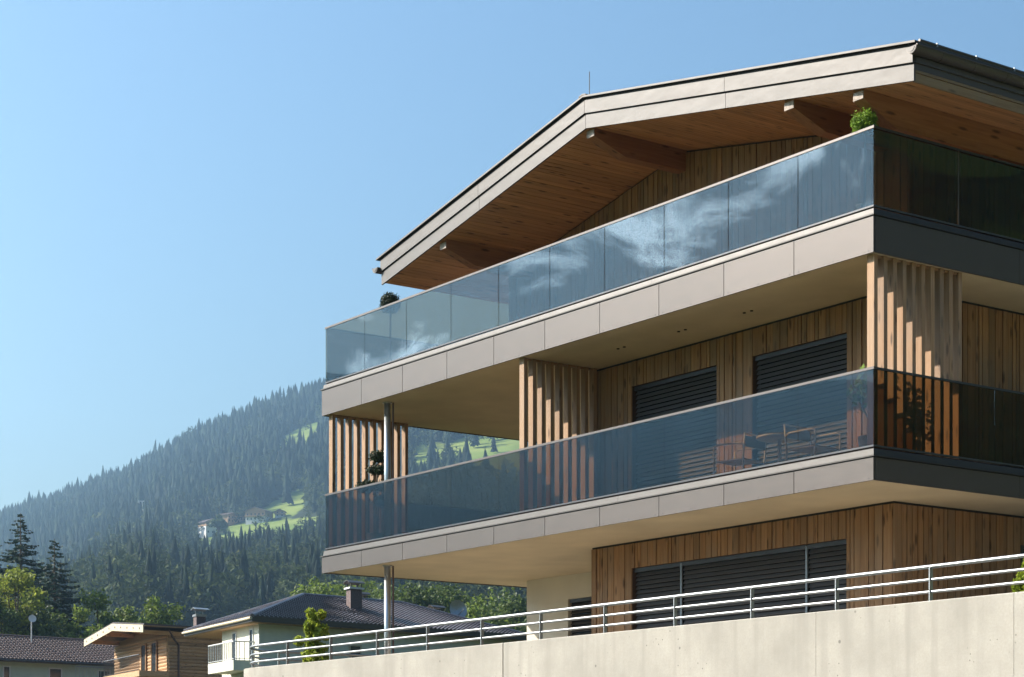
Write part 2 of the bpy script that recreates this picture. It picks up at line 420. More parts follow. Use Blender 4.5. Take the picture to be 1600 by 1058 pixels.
# wooded slopes out of the frame that the side and front glass mirror
def slope_mesh(name, az, dist, depth, width, h, seed, mat, am=1.):
    """a long wooded valley side: az clockwise from +Y, dist to foot, crest height h"""
    r2 = np.random.RandomState(seed); a_ = R(az); d = np.array([math.sin(a_), math.cos(a_)]); t = np.array([d[1], -d[0]])
    U = np.linspace(-width/2, width/2, 90); W_ = np.linspace(0, depth*1.2, 40)
    uu, ww = np.meshgrid(U, W_); prof = np.where(ww < depth, ww/depth, 1-.5*(ww-depth)/depth)
    ph = r2.random(6)*6.28; k = 1+am*(.10*np.sin(uu/width*9+ph[0])+.06*np.sin(uu/width*23+ph[1])+.02*np.sin(uu/width*71+ph[2]))
    fade = np.clip((width/2-np.abs(uu))/(width*.2), 0, 1)
    z = h*prof*k*fade+r2.normal(size=uu.shape)*h*.012*(ww > 0)
    V = np.stack([-7+d[0]*(dist+ww)+t[0]*uu, 4+d[1]*(dist+ww)+t[1]*uu, z-.7], -1).reshape(-1, 3)
    ii = np.arange(len(V)).reshape(uu.shape)
    F = np.stack([ii[:-1, :-1], ii[:-1, 1:], ii[1:, 1:], ii[1:, :-1]], -1).reshape(-1, 4)
    o = npmesh(name, V, F, mat); o['kind'] = 'structure'; return o
def forestmat(name, patch):
    m, N, L, b = newmat(name)
    P = posmap(N, L, (1, 1, 1))
    n = nd(N, 'TexNoise', Scale=.12, Detail=9., Roughness=.7); L.new(P, n.inputs['Vector'])
    n2 = nd(N, 'TexNoise', Scale=.011, Detail=2.); L.new(P, n2.inputs['Vector'])
    forest = mixc(N, L, ramp(N, L, n.outputs['Fac'], .35, .7), (.010, .016, .009), (.055, .065, .028))
    L.new(mixc(N, L, ramp(N, L, n2.outputs['Fac'], patch, patch+.02), forest, (.06, .075, .022)), b.inputs['Base Color'])
    b.inputs['Roughness'].default_value = 1; b.inputs['Specular IOR Level'].default_value = 0
    return m
M['forestA'] = forestmat('near_wooded_slope', .56); M['forestB'] = forestmat('far_wooded_mountain', .8)
slope_mesh('hill', 52, 160, 420, 1500, 230, 5, 'forestA')
slope_mesh('mountain', 238, 1200, 1200, 4200, 506, 9, 'forestB', .15)

# ------------------------------------------------------------------ forest on the hillside (a mass nobody could count)
def conifers(rs, px, py, pz, h, r, q, sz):
    """ragged conical crowns of q drooping bough triangles each; returns V,F(tri)"""
    n = len(px); f = 1-np.sqrt(rs.random((n, q))*.985+.015); an = rs.random((n, q))*6.283
    sway = 1+.22*np.sin(an*2+rs.random((n, 1))*6)+.18*np.sin(f*22+rs.random((n, 1))*6)
    rad = (r[:, None]*(1-f)**.85+.25)*(.25+.75*np.sqrt(rs.random((n, q))))*sway
    ca, sa = np.cos(an), np.sin(an)
    c = np.stack([px[:, None]+ca*rad, py[:, None]+sa*rad, pz[:, None]+h[:, None]*(.10+.90*f)-.12*rad], -1)
    s_ = (r*sz)[:, None]*(.5+.9*rs.random((n, q)))*(.45+.75*(1-f)); s_ = s_[..., None]
    o = np.stack([ca, sa, -.25-.55*rs.random((n, q))], -1); t = np.stack([-sa, ca, .35*rs.normal(size=(n, q))], -1)
    V = np.stack([c-t*s_*.62-o*s_*.4, c+t*s_*.62-o*s_*.4, c+o*s_*1.05], 2)
    tip = np.stack([np.stack([px-r*.07, py, pz+h*.86], -1), np.stack([px+r*.07, py+r*.05, pz+h*.86], -1), np.stack([px, py, pz+h*1.02], -1)], 1)
    V = np.concatenate([V.reshape(-1, 3), tip.reshape(-1, 3)])
    return V, np.arange(len(V)).reshape(-1, 3)

def cones(rs, px, py, pz, h, r, tiers, sides):
    """jagged tiered cores of the conifers; returns V,F(tri)"""
    n = len(px); Vs, Fs = [], []; base = 0
    for t in range(tiers):
        f0 = .12+.80*t/tiers; f1 = min(1., f0+1.55*.80/tiers+.1) if t < tiers-1 else 1.
        k = 2*sides; ang = rs.random(n)[:, None]*6.28+np.arange(k)[None]*2*math.pi/k
        rr = (r*(1-f0**1.15*.93))[:, None]*np.where(np.arange(k) % 2 == 0, 1., .5)[None]*(.6+.7*rs.random((n, k)))
        zz = (pz+h*f0)[:, None]+(h*.07)[:, None]*(rs.random((n, k))-.7)-np.where(np.arange(k) % 2 == 0, 1, 0)[None]*(h*.035)[:, None]
        ring = np.stack([px[:, None]+rr*np.cos(ang), py[:, None]+rr*np.sin(ang), zz], -1)
        tip = np.stack([px+rs.normal(size=n)*r*.05, py+rs.normal(size=n)*r*.05, pz+h*f1], -1)[:, None]
        idx = np.arange(n)[:, None]*(k+1)+base
        a = idx+np.arange(k)[None]; b = idx+(np.arange(k)[None]+1) % k; c = np.broadcast_to(idx+k, a.shape)
        Fs.append(np.stack([a, b, c], -1).reshape(-1, 3)); Vs.append(np.concatenate([ring, tip], 1).reshape(-1, 3)); base += n*(k+1)
    return np.concatenate(Vs), np.concatenate(Fs)

def joined(a, b): return np.concatenate([a[0], b[0]]), np.concatenate([a[1], b[1]+len(a[0])])

def clumps(rs, px, py, pz, h, r, q, sz=.30):
    """broadleaf crowns: q leaf-mass triangles each"""
    n = len(px)
    d = rs.normal(size=(n, q, 3)); d /= np.linalg.norm(d, axis=2)[..., None]
    lump = 1+.35*np.sin(d[..., 0]*4+rs.random((n, 1))*6)*np.sin(d[..., 1]*4+rs.random((n, 1))*6)
    rad = (.55+.45*rs.random((n, q))**.5)*lump
    c = np.stack([px[:, None]+d[..., 0]*rad*r[:, None], py[:, None]+d[..., 1]*rad*r[:, None], pz[:, None]+h[:, None]*(.58+.40*d[..., 2]*rad)], -1)
    s = (r*sz)[:, None, None]
    a = rs.normal(size=(n, q, 3)); b = rs.normal(size=(n, q, 3)); a /= np.linalg.norm(a, axis=2)[..., None]; b /= np.linalg.norm(b, axis=2)[..., None]
    V = np.stack([c+a*s, c+b*s, c-(a+b)*s*.6], 2).reshape(-1, 3)
    return V, np.arange(len(V)).reshape(-1, 3)

def forestleaf(name, ca, cb):
    m, N, L, b = newmat(name)
    n = nd(N, 'TexNoise', Scale=.02, Detail=6., Roughness=.7); L.new(posmap(N, L, (1, 1, .3)), n.inputs['Vector'])
    g = N.new('ShaderNodeNewGeometry')
    col = mixc(N, L, ramp(N, L, n.outputs['Fac'], .35, .66), ca, cb)
    hs = nd(N, 'HueSaturation'); L.new(col, hs.inputs['Color']); L.new(ramp(N, L, g.outputs['Random Per Island'], 0, 1, .45, 1.8), hs.inputs['Value'])
    L.new(hs.outputs[0], b.inputs['Base Color']); b.inputs['Roughness'].default_value = .8; b.inputs['Specular IOR Level'].default_value = .1
    tr = N.new('ShaderNodeBsdfTranslucent'); L.new(hs.outputs[0], tr.inputs['Color'])
    ms = nd(N, 'MixShader'); ms.inputs[0].default_value = .3
    L.new(b.outputs[0], ms.inputs[1]); L.new(tr.outputs[0], ms.inputs[2]); L.new(ms.outputs[0], N['Material Output'].inputs['Surface'])
    return m
M['farfir'] = forestleaf('distant_conifers', (.005, .013, .010), (.020, .034, .017))
M['farleaf'] = forestleaf('distant_broadleaves', (.024, .036, .012), (.058, .070, .020))

def scatter(rs, n, x0, x1, D0, D1):
    D = np.sqrt(D0**2+(D1**2-D0**2)*rs.random(n)); x = x0+(x1-x0)*rs.random(n)
    y = 1222-(terrain_y(x, D)-EYE)/D*3089; ok = ~in_meadow(x, D)
    for P in POLY:
        for up_ in (6., 12.): ok &= ~(inpoly(x, y-up_/D*3089, P) & (D > 1000))
    ok |= (rs.random(n) < .012) & (D > 1250)           # a few lone trees on the meadows
    x, D = x[ok], D[ok]
    gx, gy = place(x, D); return x, D, gx, gy, terrain_y(x, D)

rs = np.random.RandomState(11)
x, D, gx, gy, gz = scatter(rs, 15000, -140, 560, 1230, 2380)
x2, D2, gx2, gy2, gz2 = scatter(rs, 3600, 620, 840, 1230, 2000)
x, D, gx, gy, gz = [np.concatenate(q) for q in ((x, x2), (D, D2), (gx, gx2), (gy, gy2), (gz, gz2))]
h = 12+19*rs.random(len(x))**1.3; big = rs.random(len(x)) < .05; h[big] *= 1.25
broad = (rs.random(len(x)) < np.clip((1750-D)/700, .10, .5)); con = ~broad
rad = h[con]*(.13+.08*rs.random(con.sum()))+.8
V, F = joined(cones(rs, gx[con], gy[con], gz[con], h[con], rad, 4, 5), conifers(rs, gx[con], gy[con], gz[con], h[con]*.9, rad*.95, 12, .36))
o = npmesh('forest', V, F, 'farfir'); tag(o, 'hazy dark spruce forest covering the mountainside', 'forest', kind='stuff')
V, F = clumps(rs, gx[broad], gy[broad], gz[broad], h[broad]*.75, h[broad]*.26+.8, 90, .24)
o = npmesh('broadleaf_woodland', V, F, 'farleaf'); tag(o, 'hazy lighter broadleaf trees mixed around the hillside meadows', 'forest', kind='stuff')
x, D, gx, gy, gz = scatter(rs, 3300, -160, 880, 520, 1215)
h = (13+15*rs.random(len(x)))
broad = rs.random(len(x)) < np.where(D < 760, .6, .42); con = ~broad
rad = h[con]*(.13+.07*rs.random(con.sum()))+.7
V, F = joined(cones(rs, gx[con], gy[con], gz[con], h[con], rad*.85, 9, 6), conifers(rs, gx[con], gy[con], gz[con], h[con]*.97, rad, 150, .22))
o = npmesh('spur_forest', V, F, 'farfir'); tag(o, 'darker nearer spruce forest below the hillside farm', 'forest', kind='stuff')
V, F = clumps(rs, gx[broad], gy[broad], gz[broad], h[broad]*.8, h[broad]*.24+.8, 460, .15)
o = npmesh('spur_broadleaf_woodland', V, F, 'farleaf'); tag(o, 'darker nearer broadleaf trees in front of the spruce forest', 'forest', kind='stuff')

# ------------------------------------------------------------------ the apartment building
BB = thing('apartment_building', (-7.2, 5, 3.15), 'modern timber-clad apartment building with glass balconies and wide gable roof', 'building')
ZU, ZUg, ZUc, ZUt = 8.575, 9.05, 9.195, 10.24          # upper slab: soffit, groove, coping top, glass top
ZL, ZLg, ZLc, ZLt = 5.575, 5.875, 6.03, 7.06
XE, YE = -14.38, 11.0
WY2, WX2 = 1.70, -1.17                                   # second-floor timber wall planes
WY1, WX1 = 1.75, -1.30
REC = .17

def balcony(zb, zg, zc, zt, name, joints_x, side_joints):
    sl = MB().box(XE+.03, -.03, .03, YE, zb+.015, zg-.01).build(name, 'soffit', BB)
    dk = MB().box(XE+.12, -.12, .12, YE-.1, zg-.008, zg+.05).build('deck', 'deck', sl)
    # fascia panels, front
    for i in range(len(joints_x)-1):
        block('fascia_panel', 'panel', joints_x[i]+.006, joints_x[i+1]-.006, 0, .028, zb, zg, sl)
    for i in range(len(joints_x)-1):
        for t in (.06, .5, .94):
            xx = joints_x[i]+(joints_x[i+1]-joints_x[i])*t
            block('screw', 'frame', xx-.006, xx+.006, -.003, .001, zb+.024, zb+.036, sl)
    ys = [.03, 2.9, 5.8, 8.7, YE]
    for i in range(4):
        block('fascia_panel', 'panel', -.028, 0, ys[i]+.003, ys[i+1]-.003, zb, zg, sl)
        block('fascia_panel', 'panel', XE, XE+.028, ys[i]+.003, ys[i+1]-.003, zb, zg, sl)
    # coping: drip lip, sloped sheet, in lengths
    def coping(ax, a0, a1):
        b = MB()
        prof = [(-.018, zg+.012), (-.018, zg+.03), (.02, zg+.034), (.03, zc-.035), (.10, zc), (.14, zc), (.14, zg+.012)]
        n = len(prof); caps = [tuple(range(n))[::-1], tuple(range(n, 2*n))]+[(i, (i+1) % n, (i+1) % n+n, i+n) for i in range(n)]
        if ax == 'x': vs = [(XE+y if a0 is None else a0, y, z) for y, z in prof]+[(-y if a1 is None else a1, y, z) for y, z in prof]
        elif ax == 'r': vs = [(-y, y+.002, z) for y, z in prof]+[(-y, a1, z) for y, z in prof]; caps = [c[::-1] for c in caps]
        else: vs = [(XE+y, y+.002, z) for y, z in prof]+[(XE+y, a1, z) for y, z in prof]
        b.add(vs, caps); b.build('coping', 'coping', sl)
    cuts = [XE-.016, -10.2, -7.45, -4.6, .016] if zb > 7 else [XE-.016, -9.9, -5.4, .016]
    for i in range(len(cuts)-1): coping('x', None if i == 0 else cuts[i]+.002, None if i == len(cuts)-2 else cuts[i+1]-.002)
    coping('r', .1405, YE); coping('l', .1405, YE)
    MB().box(XE+.02, -.02, .012, .03, zg-.002, zg+.014).build('shadow_gap', 'black', sl)
    MB().box(-.03, -.012, .032, YE, zg-.002, zg+.014).build('shadow_gap', 'black', sl)
    # balustrade: base shoe, handrail cap and one glass sheet per bay
    br = MB().box(XE+.045, -.045, .045, .085, zc-.004, zc+.02).box(-.085, -.045, .085, YE, zc-.004, zc+.02).box(XE+.045, XE+.085, .085, YE, zc-.004, zc+.02).build('balustrade', 'frame', BB)
    MB().box(XE+.04, -.04, .045, .083, zt-.012, zt+.022).build('handrail', 'rail', br)
    MB().box(-.083, -.045, .083, YE, zt-.008, zt+.02).build('handrail', 'frame', br)
    MB().box(XE+.045, XE+.083, .083, YE, zt-.008, zt+.02).build('handrail', 'rail', br)
    n = 10; x0, x1 = XE+.05, -.05
    for i in range(n):
        a0 = x0+(x1-x0)*i/n; a1 = x0+(x1-x0)*(i+1)/n
        block('glass_panel', 'glass', a0+.007, a1-.007, .055, .073, zc+.02, zt-.012, br)
    for i in range(len(side_joints)-1):
        block('glass_panel', 'glass', -.073, -.055, side_joints[i]+.007, side_joints[i+1]-.007, zc+.02, zt-.008, br)
        block('glass_panel', 'glass', XE+.055, XE+.073, side_joints[i]+.007, side_joints[i+1]-.007, zc+.02, zt-.008, br)
    return sl
JX = [XE, -12.93, -11.52, -10.09, -8.68, -7.25, -5.82, -4.39, -2.94, -1.50, -0.0]
up = balcony(ZU, ZUg, ZUc, ZUt, 'upper_balcony', JX, [.075, 1.70, 3.35, 5.0, 6.7, 8.4, 10.1])
lo = balcony(ZL, ZLg, ZLc, ZLt, 'lower_balcony', JX, [.075, 2.44, 4.8, 7.2, 9.6])
MB().box(-.058, -.052, 1.688, 1.712, ZUc+.02, ZUt-.01).build('glass_joint', 'rail', up)
# recessed downlights in pairs under the upper balcony
for x in (-6.55, -5.05, -3.55):
    for dx in (0, .16):
        MB().lathe([(.024, .0), (.024, .02)], 12, (x+dx, .95, ZU+.002)).build('downlight', 'black', up)

# timber walls -------------------------------------------------------
def clad(parent, plane, c, a0, a1, z0, ztop, holes, seed, out=-1, wmin=.085, wmax=.19):
    """vertical boards on plane Y=c ('Y') or X=c ('X'); ztop may be a function of the coordinate"""
    rg = random.Random(seed)
    brk = sorted({a0, a1, *[h[0] for h in holes], *[h[1] for h in holes]})
    zt = ztop if callable(ztop) else (lambda a: ztop)
    for s0, s1 in zip(brk, brk[1:]):
        a = s0
        ws = []
        while a < s1-1e-6:
            wd = rg.choice([.08, .11, .14, .16])
            if s1-(a+wd) < .07: wd = s1-a
            ws.append((a, a+wd)); a += wd
        for b0, b1 in ws:
            mid = (b0+b1)/2
            segs = [(z0, None)]
            for h in holes:
                if h[0] <= mid <= h[1]:
                    segs = ([(z0, h[2])] if h[2] > z0+.02 else [])+[(h[3], None)]
            th = rg.choice([.018, .022, .03]); g_ = .0075
            for q0, q1 in segs:
                if callable(ztop):
                    zl, zr = zt(b0+g_), zt(b1-g_)
                    b = MB()
                    if plane == 'Y': b.hexa([(b0+g_,c-th,q0),(b1-g_,c-th,q0),(b1-g_,c,q0),(b0+g_,c,q0)], [(b0+g_,c-th,zl),(b1-g_,c-th,zr),(b1-g_,c,zr),(b0+g_,c,zl)])
                    b.build('board', 'clad', parent)
                elif plane == 'Y':
                    block('board', 'clad', b0+g_, b1-g_, c-th, c, q0, q1 or ztop, parent)
                else:
                    block('board', 'clad', c, c+th, b0+g_, b1-g_, q0, q1 or ztop, parent)

def backing(a0, a1, y0, y1, z0, z1, holes):
    b = MB(); hs = sorted(holes); a = a0
    for h in hs:
        b.box(a, h[0], y0, y1, z0, z1); b.box(h[0], h[1], y0, y1, h[3], z1)
        if h[2] > z0+.02: b.box(h[0], h[1], y0, y1, z0, h[2])
        a = h[1]
    b.box(a, a1, y0, y1, z0, z1); return b

def window(x0, x1, z0, z1, y, posts, seed, tilt=42, name='window', drop=1.):
    """recessed opening: frame, glass and a venetian blind in bays; y = wall face"""
    rg = random.Random(seed); yb = y+REC
    b = MB(); f = .05
    edges = [x0]+list(posts)+[x1]
    b.box(x0, x1, yb-.05, yb, z1-f, z1).box(x0, x1, yb-.05, yb, z0, z0+f)
    for e in edges: b.box(max(x0, e-f/2), min(x1, e+f/2), yb-.049, yb-.001, z0+f, z1-f)
    wn = b.build(name, 'frame', BB)
    for e0, e1 in zip(edges, edges[1:]):
        block('pane', 'pane', e0+f/2, e1-f/2, yb-.03, yb-.02, z0+f, z1-f, wn)
        block('blind_box', 'frame', e0+.012, e1-.012, y+.03, y+.115, z1-.07, z1-.005, wn)
        z = z1-.11; zend = z1-(z1-z0)*drop
        while z > zend+.03:
            block('blind_slat', 'blind', e0+.022, e1-.022, y+.07-.038, y+.07+.038, z-.0035, z+.0035, wn, rot=(R(tilt+rg.uniform(-2, 2)), R(rg.uniform(-.12, .12)), 0))
            z -= .072
    for e in posts:
        block('guide_rail', 'guide', e-.02, e+.02, y+.025, y+.05, z0, z1-.02, wn)
    return wn

# second floor
H2 = [(-7.10, -5.00, 5.93, 8.15), (-4.17, -2.15, 5.93, 8.14)]
wall2 = backing(-8.03, WX2, WY2, WY2+REC, ZLg+.05, ZU+.013, H2).box(-8.03, WX2, WY2+REC, YE-.5, ZLg+.05, ZU+.013).build('timber_wall', 'reveal', BB)
clad(wall2, 'Y', WY2, -8.05, WX2+.0, ZLg+.055, ZU-.02, H2, 21)
clad(wall2, 'X', WX2, WY2-.02, 7.5, ZLg+.055, ZU-.02, [], 22)
MB().box(-8.04, WX2+.012, WY2-.012, WY2-.001, ZU-.02, ZU+.012).box(WX2+.001, WX2+.012, WY2, 9, ZU-.02, ZU+.012).build('shadow_gap', 'black', wall2)
window(-7.10, -5.00, 5.93, 8.15, WY2, [], 1, 58)
window(-4.17, -2.15, 5.93, 8.14, WY2, [], 2, 58)
# ground floor
H1 = [(-7.16, -2.22, 3.2, 5.15)]
wall1 = backing(-8.22, WX1, WY1, WY1+REC, 3.15, ZL+.013, H1).box(-8.22, WX1, WY1+REC, YE-.5, 3.15, ZL+.013).build('timber_wall', 'reveal', BB)
clad(wall1, 'Y', WY1, -8.24, WX1, 3.16, ZL-.02, H1, 23)
clad(wall1, 'X', WX1, WY1-.02, 7.5, 3.16, ZL-.02, [(4.45, 6.2, 3.3, 5.15)], 24)
MB().box(-8.23, WX1+.012, WY1-.012, WY1-.001, ZL-.02, ZL+.012).box(WX1+.001, WX1+.012, WY1, 9, ZL-.02, ZL+.012).build('shadow_gap', 'black', wall1)
window(-7.16, -2.22, 3.2, 5.15, WY1, [-5.96, -3.09], 3, 58)
# side window of the ground floor
sw = MB().box(WX1+.002, WX1+.03, 4.45, 6.2, 3.3, 3.35).box(WX1+.002, WX1+.03, 4.45, 6.2, 5.1, 5.15).box(WX1+.002, WX1+.03, 4.45, 4.5, 3.35, 5.1).box(WX1+.002, WX1+.03, 6.15, 6.2, 3.35, 5.1).build('window', 'frame', BB)
block('pane', 'pane', WX1+.003, WX1+.009, 4.5, 6.15, 3.35, 5.1, sw)
z = 5.06
while z > 3.4:
    block('blind_slat', 'blind', WX1+.012, WX1+.028, 4.51, 6.14, z-.02, z+.02, sw, rot=(0, R(18), 0)); z -= .06
# rendered block behind, with its small window
rb = backing(-13.30, -8.23, 4.05, 4.2, 3.15, ZL+.013, [(-11.95, -10.9, 3.3, 5.12)]).box(-13.30, -8.23, 4.2, YE-.6, 3.15, ZL+.013).build('rendered_wall', 'render', BB)
REC = .14
window(-11.95, -10.9, 3.3, 5.12, 4.05, [], 5, 45)
REC = .17

# slat screens -------------------------------------------------------
def screen(x0, y0, n, p, z0, z1, seed):
    rg = random.Random(seed)
    s = MB().box(x0+.03, x0+.095, y0+.01, y0+p*(n-1)+.06, z0, z0+.03).build('slat_screen', 'slat', BB)
    MB().box(x0+.03, x0+.095, y0+.01, y0+p*(n-1)+.06, z1-.03, z1).build('batten', 'slat', s)
    for i in range(n):
        block('slat', 'slat', x0, x0+.127, y0+p*i, y0+p*i+.068+rg.uniform(-.002, .002), z0+.032, z1-.005, s)
screen(-.215, .10, 10, .182, ZLg+.05, ZU+.012, 1)
screen(-8.085, .10, 9, .182, ZLg+.05, ZU+.012, 2)
screen(-14.275, .10, 10, .182, ZLg+.05, ZU+.012, 3)

# steel column on both storeys
cl = MB().lathe([(.06, ZLg+.05), (.06, ZU+.012)], 20, (-12.55, .33, 0)).lathe([(.06, 3.15), (.06, ZL+.012)], 20, (-12.55, .33, 0)).build('column', 'pole', BB, True)
for z in (ZU-.012, ZL-.012): MB().lathe([(.09, z), (.09, z+.024)], 16, (-12.55, .33, 0)).build('cap_plate', 'pole', cl)
for z in (ZU,): MB().tube([(-12.55+.085, .40, ZLg+.05), (-12.55+.085, .40, ZU)], .018, 8).tube([(-12.55+.085, .40, 3.2), (-12.55+.085, .40, ZL)], .018, 8).build('downpipe', M['tilebrown'], cl)

# roof -----------------------------------------------------------------
YV = -.1; XA, XL, XR = -6.08, -12.20, .80; ZA, ZE = 12.316, 11.081
kl = (ZA-ZE)/(XA-XL); kr = (ZA-ZE)/(XR-XA)
def rt(x): return ZA-kl*(XA-x) if x < XA else ZA-kr*(x-XA)
TH = .50
XLs, XRs = XL+.13, XR-.03                               # body inside the drip edges
rf = MB()
for (xa, xb) in ((XLs, XA), (XA, XRs)):
    rf.hexa([(xa,YV+.06,rt(xa)-.35),(xb,YV+.06,rt(xb)-.35),(xb,YE,rt(xb)-.35),(xa,YE,rt(xa)-.35)], [(xa,YV+.06,rt(xa)-.03),(xb,YV+.06,rt(xb)-.03),(xb,YE,rt(xb)-.03),(xa,YE,rt(xa)-.03)])
roof = rf.build('roof', 'darkmetal', BB)
b = MB()
for (xa, xb) in ((XL, XA), (XA, XR+.05)):
    b.hexa([(xa,YV-.04,rt(xa)-.028),(xb,YV-.04,rt(xb)-.028),(xb,YE,rt(xb)-.028),(xa,YE,rt(xa)-.028)], [(xa,YV-.04,rt(xa)),(xb,YV-.04,rt(xb)),(xb,YE,rt(xb)),(xa,YE,rt(xa))])
b.build('roof_covering', 'verge', roof)
def band(xa, xb, d0, d1, y0, y1, mat='verge', name='verge_sheet'):
    MB().hexa([(xa,y0,rt(xa)-d1),(xb,y0,rt(xb)-d1),(xb,y1,rt(xb)-d1),(xa,y1,rt(xa)-d1)], [(xa,y0,rt(xa)-d0),(xb,y0,rt(xb)-d0),(xb,y1,rt(xb)-d0),(xa,y1,rt(xa)-d0)]).build(name, mat, roof)
band(XLs+.01, XA-.003, .031, .075, YV+.02, YV+.058, 'black', 'shadow_gap'); band(XA+.003, XRs-.01, .031, .075, YV+.02, YV+.058, 'black', 'shadow_gap')
for xa, xb in ((XL+.09, -9.0), (-9.0, XA), (XA, -2.82), (-2.82, XR-.02)):
    band(xa+.004, xb-.004, .068, .268, YV, YV+.055)
    band(xa+.004, xb-.004, .292, TH, YV+.025, YV+.055)
band(XLs+.01, XA-.003, .262, .30, YV+.035, YV+.058, 'black', 'shadow_gap'); band(XA+.003, XRs-.01, .262, .30, YV+.035, YV+.058, 'black', 'shadow_gap')
# soffit boards, parallel to the ridge
def soff(xa, xb, seed):
    rg = random.Random(seed); x = xa; k = kl if xb <= XA+.01 else -kr; ang = math.atan(k)
    while x < xb-.03:
        wd = min(.105, xb-x); xm = x+wd/2
        zc = rt(xm)-.475+rg.uniform(-.002, .002)
        l = (wd-.007)/math.cos(ang)
        block('soffit_board', 'soffitwood', xm-l/2, xm+l/2, YV+.057, YE, zc-.012, zc+.012, roof, rot=(0, -ang, 0)); x += wd
soff(XLs+.02, XA, 1); soff(XA, XRs-.05, 2)
for (xa, xb) in ((XLs+.01, XA), (XA, XRs-.04)):
    MB().hexa([(xa,YV+.06,rt(xa)-.455),(xb,YV+.06,rt(xb)-.455),(xb,YE,rt(xb)-.455),(xa,YE,rt(xa)-.455)], [(xa,YV+.06,rt(xa)-.353),(xb,YV+.06,rt(xb)-.353),(xb,YE,rt(xb)-.353),(xa,YE,rt(xa)-.353)]).build('soffit_backing', 'black', roof)
# eave boards and gutters
ze = rt(XRs)
block('eave_board', 'eavewood', XRs-.045, XRs-.02, YV+.058, YE, ze-.50, ze-.385, roof)
block('eave_board', 'eavewood', XRs-.04, XRs-.005, YV+.058, YE, ze-.378, ze-.27, roof)
MB().box(XRs-.035, XRs+.02, YV+.058, YE, ze-.262, ze-.19).build('eave_flashing', 'darkmetal', roof)
def gutter(xc, zc, s):
    b = MB(); n = 12; r0, r1 = .09, .080; P = []
    for rr in (r0, r1):
        P.append([(xc+rr*math.cos(math.pi+math.pi*i/n), zc+rr*math.sin(math.pi+math.pi*i/n)) for i in range(n+1)])
    y0, y1 = YV-.055, YE
    poly = P[0]+P[1][::-1]
    b.prism([(x, y0, z) for x, z in poly], (0, y1-y0, 0))
    b.tube([(xc+s*r0, y0, zc+.004), (xc+s*r0, y1, zc+.004)], .011, 8)
    gt = b.build('gutter', 'darkmetal', roof)
    MB().prism([(xc+.083*math.cos(math.pi+math.pi*i/n), y0-.004, zc+.083*math.sin(math.pi+math.pi*i/n)) for i in range(n+1)], (0, .004, 0)).build('gutter_end', 'verge', roof)
    MB().prism([(xc+.052*math.cos(math.pi+math.pi*i/n), y0-.009, zc-.01+.052*math.sin(math.pi+math.pi*i/n)) for i in range(n+1)], (0, .004, 0)).build('gutter_end', 'verge', roof)
    y = .35
    while y < YE:
        pts = [(xc+.089*math.cos(math.pi+math.pi*i/n), y, zc+.089*math.sin(math.pi+math.pi*i/n)) for i in range(n+1)]
        b2 = MB(); 
        for p0, p1 in zip(pts, pts[1:]): b2.tube([p0, p1], .007, 4)
        b2.build('gutter_bracket', 'darkmetal', roof); y += .62
gutter(XR+.01, ze-.09, 1); gutter(XL-.0, rt(XL)-.17, -1)
MB().tube([(XR, YV+.1, rt(XR)+.03), (XR, YE, rt(XR)+.03)], .022, 6).build('snow_guard', 'darkmetal', roof)
y = .3
while y < YE: 
    MB().box(XR+.005, XR+.03, y, y+.02, rt(XR)-.01, rt(XR)+.05).build('guard_bracket', 'steel', roof); y += .75
# purlins with tapered noses and pale end plates
def purlin(xc, w=.19, yend=1.95, dp=.37):
    t = rt(xc)-.47; x0, x1 = xc-w/2, xc+w/2; y0 = YV+.13
    prof = [(y0, t+.05), (y0, t-.155), (y0+.62, t-dp), (yend, t-dp), (yend, t+.05)]
    p_ = MB().prism([(x0, y, z) for y, z in prof], (w, 0, 0)).build('purlin', 'beam', roof)
    MB().box(x0+.004, x1-.004, y0-.012, y0-.001, t-.15, t-.045).build('end_plate', 'beamend', roof)
for xc in (-10.24, XA, -1.62): purlin(xc)
purlin(-.30, yend=YE, dp=.44)
MB().tube([(XA, YV+.1, ZA), (XA, YV+.1, ZA+.40)], .009, 6).box(XA-.06, XA+.06, YV+.05, YV+.15, ZA-.01, ZA+.02).build('lightning_rod', 'steel', roof)
MB().prism([(XA-.09, YV-.045, rt(XA-.09)+.004), (XA, YV-.045, ZA+.006), (XA+.09, YV-.045, rt(XA+.09)+.004), (XA+.09, YV-.045, rt(XA+.09)+.02), (XA, YV-.045, ZA+.024), (XA-.09, YV-.045, rt(XA-.09)+.02)], (0, YE, 0)).build('ridge_cap', 'verge', roof)
# attic gable wall
WY3, AX0, AX1 = 1.92, -10.9, WX2
def gz_(x): return rt(x)-.49
b = MB().prism([(AX0, WY3, ZUg), (AX1, WY3, ZUg), (AX1, WY3, gz_(AX1)), (XA, WY3, gz_(XA)), (AX0, WY3, gz_(AX0))], (0, YE-WY3-.3, 0))
wall3 = b.build('gable_wall', 'reveal', BB)
clad(wall3, 'Y', WY3, AX0, AX1, ZUg+.05, lambda x: gz_(x)-.03, [], 31)
clad(wall3, 'X', AX1, WY3-.02, 7.5, ZUg+.05, gz_(AX1)-.03, [], 32)

